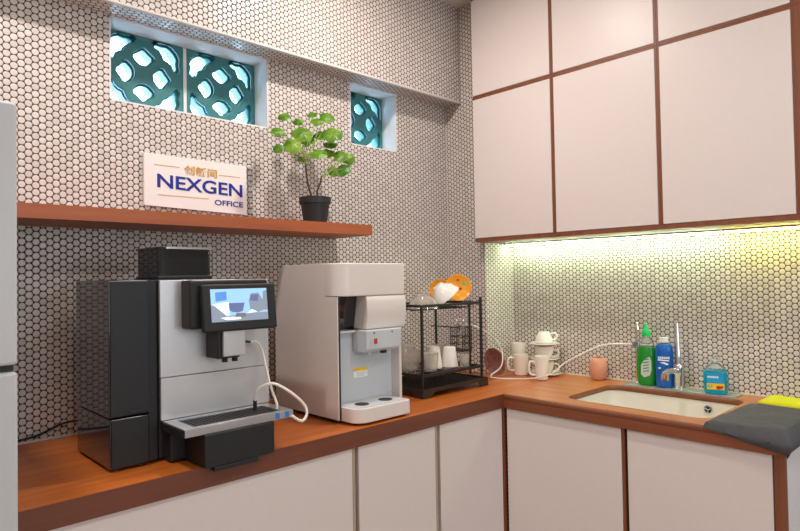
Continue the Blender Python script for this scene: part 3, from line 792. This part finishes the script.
# cutlery holder hung in the rack on the right
ch = thing('cutlery_holder', 'small black wire cutlery holder inside the rack, at its right side', 'cutlery holder', (.065, .225, 1.02))
b = bmesh.new()
for z in (1.00, 1.03, 1.06, 1.10):
    box(b, .022, .088, .232, .235, z, z+.003); box(b, .022, .088, .300, .303, z, z+.003); box(b, .020, .023, .232, .303, z, z+.003); box(b, .087, .090, .232, .303, z, z+.003)
for k in range(6):
    x = .022+k*.0128; box(b, x, x+.002, .232, .235, 1.0, 1.10); box(b, x, x+.002, .300, .303, 1.0, 1.10)
box(b, .022, .088, .232, .303, .998, 1.001)
obj('wire_basket', b, 'rack', ch, smooth=False)
obj('hook', B(.055, .062, .300, .4485, 1.098, 1.102), 'rack', ch)
def spoon(x, y, z, tilt_, lab_):
    b = bmesh.new(); m = Matrix.Translation((x, y, z)) @ Matrix.Rotation(tilt_, 4, 'Y')
    s = bmesh.new(); tube(s, [(0, 0, 0), (0, 0, .11)], (.002, .0028), 6); lathe(s, [(0, -.016), (.008, -.01), (.011, 0), (.008, .012), (0, .017)], (0, 0, .125), 14, sy=.35)
    merge(b, s, m); o = obj('teaspoon', b, 'chrome', loc=(x, y, z)); return tag(o, lab_, 'spoon')
spoon(.045, .262, 1.004, -.12, 'steel teaspoon leaning left in the cutlery holder')
spoon(.070, .270, 1.004, .10, 'steel teaspoon leaning right in the cutlery holder')
# glassware / crockery
def tumbler(x, y, z, r0, r1, h, mat, lab_, inverted=False, name='tumbler', cat='glass', group=None):
    t = .0022; prof = [(0, 0), (r0-.002, 0), (r0, .003), (r1, h), (r1-t, h), (r0-t-.0005, .008), (0, .006)]
    if inverted: prof = [(r, h-z_) for r, z_ in prof]
    b = bmesh.new(); lathe(b, prof, (x, y, z), 28)
    return tag(obj(name, b, mat, loc=(x, y, z)), lab_, cat, group)
tumbler(-.205, .330, ZL1, .040, .052, .080, 'glass', 'clear glass bowl at the left end of the lower rack tier', name='glass_bowl', cat='bowl')
tumbler(-.150, .395, ZL1, .033, .030, .095, 'glass', 'clear tumbler behind the white cups on the lower rack tier', True)
tumbler(-.180, .236, ZL1, .036, .030, .075, 'glass', 'clear tumbler just right of the rack front post, lower tier', True)
tumbler(.020, .360, ZL1, .036, .030, .085, 'glass', 'clear tumbler at the back right of the lower rack tier', True)
tumbler(.012, .214, ZL1, .022, .020, .055, 'glass', 'short clear glass right of the two upturned white cups on the lower rack tier', True)
def handle(bm, c, R, ang, h, r=.0045, out=.028):
    """C-shaped handle on the side of a cup"""
    d = Vector((math.cos(ang), math.sin(ang), 0)); c = Vector(c)
    pts = [c+d*(R-.003)+Vector((0, 0, h*.80)), c+d*(R+out*.75)+Vector((0, 0, h*.82)), c+d*(R+out)+Vector((0, 0, h*.55)), c+d*(R+out*.75)+Vector((0, 0, h*.28)), c+d*(R-.003)+Vector((0, 0, h*.22))]
    tube(bm, pts, r, 10, 5)
def cup(name, x, y, z, prof, hang, hh, mat, lab_, cat='cup', inverted=False, H=None, hr=.0045, hout=.026, R=None, group=None):
    t = thing(name, lab_, cat, (x, y, z), group)
    P = [(r, H-z_) for r, z_ in prof] if inverted else prof
    b = bmesh.new(); lathe(b, P, (x, y, z), 32); obj('cup_body', b, mat, t)
    if hang is not None:
        b = bmesh.new(); handle(b, (x, y, z), R or max(r for r, _ in prof)-.001, hang, hh, hr, hout); obj('handle', b, mat, t)
    return t
MUG = lambda r0, r1, h: [(0, 0), (r0-.004, 0), (r0, .004), (r1, h-.002), (r1-.001, h), (r1-.003, h), (r1-.004, h-.004), (r0-.004, .008), (0, .007)]
LEFTH = math.atan2(.6927, -.7210)      # handle pointing left as seen from the room
cup('espresso_cup', -.105, .285, ZL1, MUG(.026, .038, .090), .8, .07, 'china', 'left one of two upturned white cups on the lower rack tier', inverted=True, H=.090, R=.033)
cup('espresso_cup', -.030, .262, ZL1, MUG(.026, .038, .085), .6, .066, 'china', 'right one of two upturned white cups on the lower rack tier', inverted=True, H=.085, R=.032)
# upper tier
def tilted(name, prof, c, rx, rz, mat, lab_, cat, seg=36, lift=True):
    m = Matrix.Rotation(rz, 4, 'Z') @ Matrix.Rotation(rx, 4, 'X'); b = bmesh.new(); lathe(b, prof, (0, 0, 0), seg, rot=m)
    zmin = min(v.co.z for v in b.verts); bmesh.ops.translate(b, vec=(c[0], c[1], c[2]-zmin), verts=b.verts)
    return tag(obj(name, b, mat, loc=c), lab_, cat)
BOWL = [(0, 0), (.022, 0), (.024, .006), (.050, .030), (.062, .060), (.059, .060), (.047, .033), (.021, .010), (0, .009)]
tilted('rice_bowl', [(r*1.08, z*1.1) for r, z in BOWL], (-.070, .290, ZU1), PI*.78, 1.0, 'china', 'white bowl lying tipped over on the top rack tier', 'bowl')
tilted('glass_bowl', [(r*1.05, z*1.1) for r, z in BOWL], (-.165, .285, ZU1), PI, 0, 'glass', 'clear glass bowl upside down on the top rack tier, left end', 'bowl')
def plate_deco(c, r, rx, rz, lab_, spots):
    t = thing('orange_plate', lab_, 'plate', c); m = Matrix.Rotation(rz, 4, 'Z') @ Matrix.Rotation(rx, 4, 'X')
    prof = [(0, 0), (r*.6, 0), (r*.97, .010), (r, .013), (r*.97, .015), (r*.6, .004), (0, .004)]
    b = bmesh.new(); lathe(b, prof, (0, 0, 0), 40, rot=m); zm = min(v.co.z for v in b.verts); off = Vector((c[0], c[1], c[2]-zm))
    bmesh.ops.translate(b, vec=off, verts=b.verts); obj('dish', b, 'orange', t)
    for u, v, s, mt in spots:
        b = bmesh.new(); lathe(b, [(0, -.0012), (s, -.0012), (s, .0052), (0, .0052)], (0, 0, 0), 10, rot=m @ Matrix.Translation((u, v, 0)), sx=1.3)
        bmesh.ops.translate(b, vec=off, verts=b.verts); obj('painted_spot', b, mt, t)
plate_deco((.088, .308, 1.2165), .060, PI/2-.10, -.75, 'larger orange plate standing upright on top of the rack',
           [(.0, .035, .006, 'brown'), (-.025, .01, .008, 'redmark'), (.03, .02, .010, 'greenmark'), (.01, -.005, .006, 'redmark'), (.028, -.02, .005, 'yellow'), (-.03, -.03, .006, 'brown'), (.0, -.035, .008, 'yellow')])
plate_deco((.070, .400, 1.2165), .050, PI/2-.12, -.75, 'smaller orange plate standing behind the tipped white bowl on the rack',
           [(-.02, .02, .006, 'redmark'), (.01, .03, .006, 'brown'), (-.03, 0, .005, 'redmark'), (.0, .0, .006, 'yellow')])
# ------------------------------------------------------------------ mugs, saucers, hose, pink dish
ZW = ZC+.0008
cup('coffee_mug', .430, .215, ZW, MUG(.033, .037, .098), LEFTH+.1, .10, 'china_pink', 'off-white mug standing left of the smaller white mug in the corner', cat='mug', hout=.030, hr=.005)
cup('coffee_mug', .378, .068, ZW, MUG(.027, .034, .108), LEFTH+.1, .10, 'china', 'narrow white mug standing in front of the cup stack', cat='mug', hout=.026, hr=.005)
cup('soup_cup', .480, .262, ZW, MUG(.027, .036, .145), None, 0, 'china_pink', 'tall off-white cup behind the mugs, next to the pillar', cat='cup', inverted=False)
SAU = lambda r: [(0, 0), (r*.45, 0), (r*.5, .002), (r*.95, .007), (r, .011), (r*.97, .0135), (r*.48, .006), (0, .005)]
sx, sy = .500, .130
zs = ZW
stack_g = 'white saucers in the corner cup stack'
def saucer(x, y, z, r, lab_):
    b = bmesh.new(); lathe(b, SAU(r), (x, y, z), 40); return tag(obj('saucer', b, 'china', loc=(x, y, z)), lab_, 'saucer', stack_g)
CUP = lambda h, r: [(0, 0), (r*.55, 0), (r*.6, .004), (r*.95, h*.55), (r, h), (r-.003, h), (r*.92-.003, h*.55), (r*.5, .008), (0, .007)]
saucer(sx, sy, zs, .078, 'white saucer lying on the worktop under the cup stack')
cup('teacup', sx, sy, zs+.0065, CUP(.062, .045), -.9, .055, 'china', 'white teacup at the bottom of the corner cup stack', R=.040)
saucer(sx, sy, zs+.070, .068, 'white saucer in the middle of the cup stack')
cup('teacup', sx, sy, zs+.0765, CUP(.062, .045), -1.2, .055, 'china', 'white teacup in the middle of the corner cup stack', R=.040)
saucer(sx, sy, zs+.140, .070, 'white saucer topmost in the cup stack, under the upturned cup')
cup('teacup', sx, sy, zs+.1535, CUP(.052, .041), -.75, .052, 'china', 'upturned white teacup on the very top of the cup stack', inverted=True, H=.052, R=.031, hout=.03)
# mottled dish leaning on the pillar
tilted('mottled_dish', [(0, 0), (.035, 0), (.066, .012), (.064, .015), (.034, .004), (0, .004)], (.352, .302, ZW), PI/2+.12, -1.62, 'pink_glass', 'dark pinkish mottled dish standing on edge beside the rack', 'dish')
# white hose from the filter tap to behind the rack
b = bmesh.new()
tube(b, [(.160, .380, 1.085), (.205, .330, 1.098), (.285, .285, 1.050), (.330, .255, .980), (.305, .238, .905), (.255, .262, .8645), (.262, .235, .8545), (.312, .140, .8545), (.335, .060, .866), (.362, .000, .890), (.40, -.045, .938), (.45, -.134, .993), (.48, -.189, 1.018), (.52, -.262, 1.022), (.545, -.290, 1.020)], .0032, 10, 8)
tag(obj('water_hose', b, 'tube'), 'thin white hose running from the small filter tap to the dish rack', 'hose')
# vase
b = bmesh.new()
lathe(b, [(0, 0), (.026, 0), (.031, .004), (.038, .028), (.041, .052), (.038, .078), (.030, .094), (.026, .098), (.0235, .096), (.030, .08), (.033, .05), (.024, .012), (0, .01)], (.550, -.118, ZW), 36)
tag(obj('vase', b, 'blush', loc=(.550, -.118, ZW)), 'small rounded salmon pink vase standing against the tiled wall', 'vase')

# ------------------------------------------------------------------ bottles, faucet
b = bmesh.new(); pts = []
n = 40
xa, xb, ya, yb = .478, .575, -.700, -.262
for i in range(n+1):
    y = yb+(ya-yb)*i/n; pts.append((xa+.006*abs(math.sin(i*.9))+(.0), y))
pts += [(xb, ya), (xb, yb)]
prism(b, pts, ZW, ZW+.004)
tag(obj('sink_shelf_mat', b, 'mat_glass', smooth=False), 'frosted clear mat with wavy edge behind the sink', 'mat')
ZT2 = ZW+.0045
def bottle_prof(pts): return pts
# green
gx, gy = .530, -.350
g = thing('dish_soap_bottle', 'green dish-soap bottle with a green nozzle cap, left of the blue bottle', 'bottle', (gx, gy, ZT2))
ROTB = Matrix.Rotation(math.radians(-72), 4, 'Z')
b = bmesh.new(); lathe(b, [(0, 0), (.030, 0), (.037, .006), (.041, .05), (.041, .09), (.038, .13), (.033, .158), (.026, .163)], (gx, gy, ZT2), 36, sy=.62, rot=ROTB); obj('bottle_body', b, 'green_liq', g)
b = bmesh.new(); lathe(b, [(.0325, .1585), (.028, .178), (.016, .196), (.013, .204), (0, .204)], (gx, gy, ZT2), 36, sy=.7, rot=ROTB); obj('clear_shoulder', b, 'clear_pl', g)
b = bmesh.new(); lathe(b, [(0, .2045), (.0175, .2045), (.0185, .224), (.010, .234), (.007, .250), (.0035, .258), (0, .258)], (gx, gy, ZT2), 24); obj('cap', b, 'green_cap', g)
FACE = Vector((-.69, -.72, 0))
def label_patch(cx, cy, r, zc, w, h, off=.0, sy_=1., tiltl=0., n=20, sides=28):
    """small curved sticker on the room side of a round bottle (superellipse outline)"""
    b = bmesh.new(); a0 = math.atan2(-1.12, -2.5)  # azimuth towards the room
    vs = []
    for i in range(sides):
        t = 2*PI*i/sides; ct_, st_ = math.cos(t), math.sin(t)
        u = w/2*math.copysign(abs(ct_)**.8, ct_); v = h/2*math.copysign(abs(st_)**.8, st_)
        uu = u*math.cos(tiltl)-v*math.sin(tiltl); vv = u*math.sin(tiltl)+v*math.cos(tiltl)
        a = off+uu/r
        vs.append((a, zc+vv))
    front = [b.verts.new((cx+(r+.0012)*math.cos(a), cy+(r+.0012)*math.sin(a), z)) for a, z in vs]
    back = [b.verts.new((cx+(r-.0005)*math.cos(a), cy+(r-.0005)*math.sin(a), z)) for a, z in vs]
    b.faces.new(front); b.faces.new(back[::-1])
    for i in range(sides): b.faces.new((front[i], back[i], back[(i+1) % sides], front[(i+1) % sides]))
    bmesh.ops.recalc_face_normals(b, faces=b.faces[:]); return b
AZ = math.atan2(CAM.y-gy, CAM.x-gx)
def flat_patch(cx, cy, dist, az, pts, d=.0012):
    """thin sticker: pts (u right, z) on a plane facing azimuth az at distance dist from the axis"""
    f = Vector((math.cos(az), math.sin(az), 0)); r = Vector((-f.y, f.x, 0)); b = bmesh.new()
    A = [b.verts.new(Vector((cx, cy, 0))+f*(dist+d)+r*u+Vector((0, 0, z))) for u, z in pts]
    C = [b.verts.new(Vector((cx, cy, 0))+f*dist+r*u+Vector((0, 0, z))) for u, z in pts]
    b.faces.new(A); b.faces.new(C[::-1])
    for i in range(len(A)): j = (i+1) % len(A); b.faces.new((A[i], C[i], C[j], A[j]))
    bmesh.ops.recalc_face_normals(b, faces=b.faces[:]); return b
azg = math.radians(-162)
b = flat_patch(gx, gy, .0258, azg, [(-.022, ZT2+.048), (-.010, ZT2+.035), (.012, ZT2+.044), (.020, ZT2+.065), (.019, ZT2+.105), (.014, ZT2+.122), (-.006, ZT2+.110), (-.020, ZT2+.088)])
lbg = obj('label', b, 'label_grey', g, smooth=False)
b = bmesh.new()
for k in range(5): merge(b, flat_patch(gx, gy, .0271, azg, [(-.012, ZT2+.058+k*.012), (.010, ZT2+.062+k*.012), (.010, ZT2+.066+k*.012), (-.012, ZT2+.062+k*.012)], .0004))
obj('label_print', b, 'green_liq', lbg, smooth=False)
# blue
bx, by = .528, -.424
g = thing('blue_detergent_bottle', 'blue liquid bottle with a white cap, between the green bottle and the faucet', 'bottle', (bx, by, ZT2))
b = bmesh.new(); lathe(b, [(0, 0), (.030, 0), (.034, .005), (.035, .05), (.035, .150), (.032, .168), (.024, .178)], (bx, by, ZT2), 36, sy=.8, rot=ROTB); obj('bottle_body', b, 'blue_liq', g)
b = bmesh.new(); lathe(b, [(.0235, .1785), (.014, .182), (.0125, .184), (0, .184)], (bx, by, ZT2), 30); obj('clear_neck', b, 'clear_pl', g)
b = bmesh.new(); lathe(b, [(0, .1845), (.0165, .1845), (.0165, .202), (.015, .204), (0, .204)], (bx, by, ZT2), 30); obj('cap', b, 'white_cap', g)
b = bmesh.new()
merge(b, flat_patch(bx, by, .0292, azg, [(-.022, ZT2+.112), (.020, ZT2+.110), (.020, ZT2+.114), (-.022, ZT2+.117)]))
for k in range(6):
    u = -.021+k*.0075; merge(b, flat_patch(bx, by, .0292, azg, [(u, ZT2+.119), (u+.005, ZT2+.119), (u+.005, ZT2+.128), (u, ZT2+.128)]))
merge(b, flat_patch(bx, by, .0292, azg, [(-.016, ZT2+.104), (.014, ZT2+.094), (.018, ZT2+.099), (.0, ZT2+.106)]))
merge(b, flat_patch(bx, by, .0292, azg, [(-.021, ZT2+.078), (-.012, ZT2+.078), (-.012, ZT2+.084), (-.021, ZT2+.084)]))
obj('white_print', b, 'white_text', g, smooth=False)
# handwash
hx, hy = .520, -.622
g = thing('hand_soap_bottle', 'clear pump bottle of cyan hand soap with a fruit label', 'bottle', (hx, hy, ZT2))
b = bmesh.new(); lathe(b, [(0, 0), (.036, 0), (.041, .005), (.042, .03), (.042, .078), (.0395, .088)], (hx, hy, ZT2), 40, sy=.72, rot=ROTB); obj('bottle_body', b, 'cyan_liq', g)
b = bmesh.new(); lathe(b, [(.0392, .0885), (.034, .102), (.022, .112), (.014, .117), (.013, .120), (0, .120)], (hx, hy, ZT2), 40, sy=.8, rot=ROTB); obj('clear_shoulder', b, 'clear_pl', g)
b = bmesh.new(); lathe(b, [(0, .1205), (.0145, .1205), (.0145, .129), (.006, .131), (.005, .142), (0, .142)], (hx, hy, ZT2), 24)
tube(b, [(hx+.006, hy+.004, ZT2+.144), (hx-.026, hy-.020, ZT2+.143), (hx-.033, hy-.025, ZT2+.137)], .0045, 8, 3); obj('pump', b, 'clear_pl', g, label='clear pump head')
dist = .0312
b = flat_patch(hx, hy, dist, azg, [(-.030, ZT2+.044), (.030, ZT2+.044), (.030, ZT2+.082), (-.030, ZT2+.082)]); lbh = obj('label', b, 'label_blue', g, smooth=False)
b = bmesh.new()
for k in range(6):
    u = -.027+k*.0065; merge(b, flat_patch(hx, hy, dist+.0013, azg, [(u, ZT2+.064), (u+.0045, ZT2+.0635), (u+.0045, ZT2+.071), (u, ZT2+.071)], .0004))
obj('label_print', b, 'white_text', lbh, smooth=False)
b = flat_patch(hx, hy, dist, azg, [(-.030, ZT2+.020), (.030, ZT2+.020), (.030, ZT2+.0435), (-.030, ZT2+.0435)]); lbf = obj('fruit_band', b, 'yellow', g, smooth=False)
def disc(u, z, s, n=14): return [(u+s*math.cos(2*PI*i/n), z+s*.8*math.sin(2*PI*i/n)) for i in range(n)]
for u, z, s, mt in ((-.019, ZT2+.033, .009, 'greenmark'), (-.019, ZT2+.033, .004, 'yellow'), (.010, ZT2+.028, .009, 'redmark'), (.020, ZT2+.030, .006, 'redmark')):
    b = flat_patch(hx, hy, dist+.0013+(.0005 if mt == 'yellow' else 0), azg, disc(u, z, s), .0004); obj('fruit_print', b, mt, lbf, smooth=False)
# mixer tap
fx, fy = .530, -.478
f = thing('mixer_tap', 'chrome mixer tap behind the sink, right of the blue bottle', 'tap', (fx, fy, ZT2))
b = bmesh.new(); lathe(b, [(0, 0), (.027, 0), (.027, .006), (.020, .009), (.0185, .055), (.023, .062), (.0235, .092), (.019, .100), (0, .102)], (fx, fy, ZT2), 30); obj('tap_body', b, 'chrome', f)
b = bmesh.new(); tube(b, [(fx, fy, ZT2+.068), (fx-.05, fy-.0, ZT2+.078), (fx-.105, fy-.0, ZT2+.080), (fx-.130, fy, ZT2+.074)], .012, 14, 5)
lathe(b, [(0, 0), (.014, 0), (.0145, .022), (0, .024)], (fx-.130, fy, ZT2+.050), 20); obj('spout', b, 'chrome', f)
b = bmesh.new(); tube(b, [(fx, fy, ZT2+.098), (fx, fy+.0, ZT2+.14), (fx+.008, fy+.004, ZT2+.20), (fx+.016, fy+.008, ZT2+.262)], (.0125, .0085), 14, 5); obj('lever', b, 'chrome', f, label='tall chrome lever')
# filter tap
qx, qy = .565, -.292
f = thing('filter_tap', 'small slim chrome filter tap behind the green bottle', 'tap', (qx, qy, ZW))
b = bmesh.new(); lathe(b, [(0, 0), (.014, 0), (.014, .004), (.008, .008), (.007, .03), (0, .03)], (qx, qy, ZW), 20); tube(b, [(qx, qy, ZW+.028), (qx, qy, ZW+.16)], .006, 12); obj('tap_body', b, 'chrome', f)
b = bmesh.new(); tube(b, [(qx, qy, ZW+.16), (qx, qy, ZW+.235), (qx-.012, qy-.006, ZW+.262), (qx-.030, qy-.018, ZW+.262), (qx-.042, qy-.026, ZW+.235)], .0045, 10, 6); obj('gooseneck', b, 'chrome', f)
b = bmesh.new(); tube(b, [(qx-.006, qy, ZW+.17), (qx-.028, qy, ZW+.17)], .010, 12); tube(b, [(qx-.018, qy, ZW+.170), (qx-.018, qy+.018, ZW+.172)], .006, 10); obj('hose_connector', b, plain('blue_chrome', (.30, .38, .60), .2, metal=.8), f, label='bluish hose connector')

# ------------------------------------------------------------------ towels
def cloth(name, mat, lab_, fn, nu, nv, th_, seed):
    """closed cloth: fn(u, v, lift) with lift 1 for the upper face and 0 for the underside"""
    b = bmesh.new(); G2 = []
    for lift in (1, 0): G2.append([[b.verts.new(fn(i/nu, j/nv, lift)) for j in range(nv+1)] for i in range(nu+1)])
    T, U = G2
    for i in range(nu):
        for j in range(nv):
            b.faces.new((T[i][j], T[i+1][j], T[i+1][j+1], T[i][j+1])); b.faces.new((U[i][j+1], U[i+1][j+1], U[i+1][j], U[i][j]))
    ring = [(i, 0) for i in range(nu)]+[(nu, j) for j in range(nv)]+[(i, nv) for i in range(nu, 0, -1)]+[(0, j) for j in range(nv, 0, -1)]
    for (a, c), (d, e) in zip(ring, ring[1:]+ring[:1]): b.faces.new((T[a][c], U[a][c], U[d][e], T[d][e]))
    bmesh.ops.recalc_face_normals(b, faces=b.faces[:])
    return tag(obj(name, b, mat), lab_, 'cloth')
from mathutils import noise
def drape(x, y, z0):
    """lays a point on the worktop, folding it over the front and the open end"""
    z = z0
    r = .004
    if x < -r: d = -x-r; x = -.012; z = z0-d
    if y < YE-r: d = YE-r-y; y = YE-.012; z = min(z, z0)-d
    return x, y, z
def grey(u, v, lift):
    A = Vector((-.006, -.758)); Bq = Vector((.375, -.775)); C = Vector((.40, -1.03)); D = Vector((-.058, -1.020))
    p = (A*(1-u)+Bq*u)*(1-v)+(D*(1-u)+C*u)*v
    w = noise.noise(Vector((p.x*9, p.y*9, 3)))*.006+noise.noise(Vector((p.x*26, p.y*26, 7)))*.002
    e = min(u, 1-u, v, 1-v); puff = math.sqrt(min(1., e/.07))
    h = .0008+lift*(.003+.011*puff+max(0, w+.003)*puff)
    fold = lambda d: max(0., d)
    dx = fold(-p.x); dy = fold(YE-p.y)
    # push outward when hanging, upward when lying
    x = p.x if dx == 0 else -min(dx, 1)*0; y = p.y if dy == 0 else YE
    z = ZC-max(dx, dy)
    if dx > 0 or dy > 0:
        k = min(1., (dx+dy)/.012); out = .0012+h
        if dx > 0: x = -out*k
        if dy > 0: y = YE-out*k
        return (x, y, z+h*(1-k))
    return (x, y, z+h)
cloth('grey_towel', 'grey_towel', 'dark grey towel folded over the open corner of the worktop', grey, 44, 40, .006, 1)
def yel(u, v, lift):
    A = Vector((.452, -.785)); Bq = Vector((.572, -.792)); C = Vector((.572, -.972)); D = Vector((.440, -.972))
    p = (A*(1-u)+Bq*u)*(1-v)+(D*(1-u)+C*u)*v
    w = noise.noise(Vector((p.x*14, p.y*14, 1)))*.006
    e = min(u, 1-u, v, 1-v); puff = math.sqrt(min(1., e/.10))
    return (p.x, p.y, ZC+.0008+lift*(.004+.012*puff+max(0, w)*puff))
cloth('yellow_towel', 'yellow_towel', 'bright yellow-green cloth lying behind the grey towel', yel, 26, 26, .004, 2)

# ------------------------------------------------------------------ light
def area(name, loc, rot, size, power, col, sy_=None, shape=None):
    l = bpy.data.lights.new(name, 'AREA'); l.energy = power; l.color = col; l.size = size
    if sy_: l.shape = 'RECTANGLE'; l.size_y = sy_
    else: l.shape = shape or 'DISK'
    o = bpy.data.objects.new(name, l); COL.objects.link(o); o.location = loc; o.rotation_euler = rot; return o
WARM = (1., .895, .825)
for x in (-.55, -1.92):
    area('downlight', (x, -.05, ZT-.01), (0, 0, 0), .11, 14, WARM)
for x in (-.55, -1.92, -3.1):
    area('downlight', (x, -1.7, ZT-.01), (0, 0, 0), .30, 10, WARM)

w = bpy.data.worlds.new('World'); S.world = w; w.use_nodes = True
bg = w.node_tree.nodes['Background']; bg.inputs[0].default_value = (.42, .72, 1., 1); bg.inputs[1].default_value = 15.

# ------------------------------------------------------------------ camera
cd = bpy.data.cameras.new('Camera'); cam = bpy.data.objects.new('Camera', cd); COL.objects.link(cam); S.camera = cam
yaw, pit, rol = map(math.radians, (43.8746, 1.221, .9767))
fw = Vector((math.sin(yaw)*math.cos(pit), math.cos(yaw)*math.cos(pit), math.sin(pit))); rt = Vector((math.cos(yaw), -math.sin(yaw), 0)); up = rt.cross(fw)
rt2 = rt*math.cos(rol)-up*math.sin(rol); up2 = up*math.cos(rol)+rt*math.sin(rol)
cam.matrix_world = Matrix(((rt2.x, up2.x, -fw.x, CAM.x), (rt2.y, up2.y, -fw.y, CAM.y), (rt2.z, up2.z, -fw.z, CAM.z), (0, 0, 0, 1)))
cd.sensor_width = 36; cd.lens = 598.11*36/800; cd.clip_start = .02

S.view_settings.view_transform = 'Standard'; S.view_settings.look = 'None'; S.view_settings.exposure = 0.; S.view_settings.gamma = 1
S.view_settings.use_curve_mapping = False
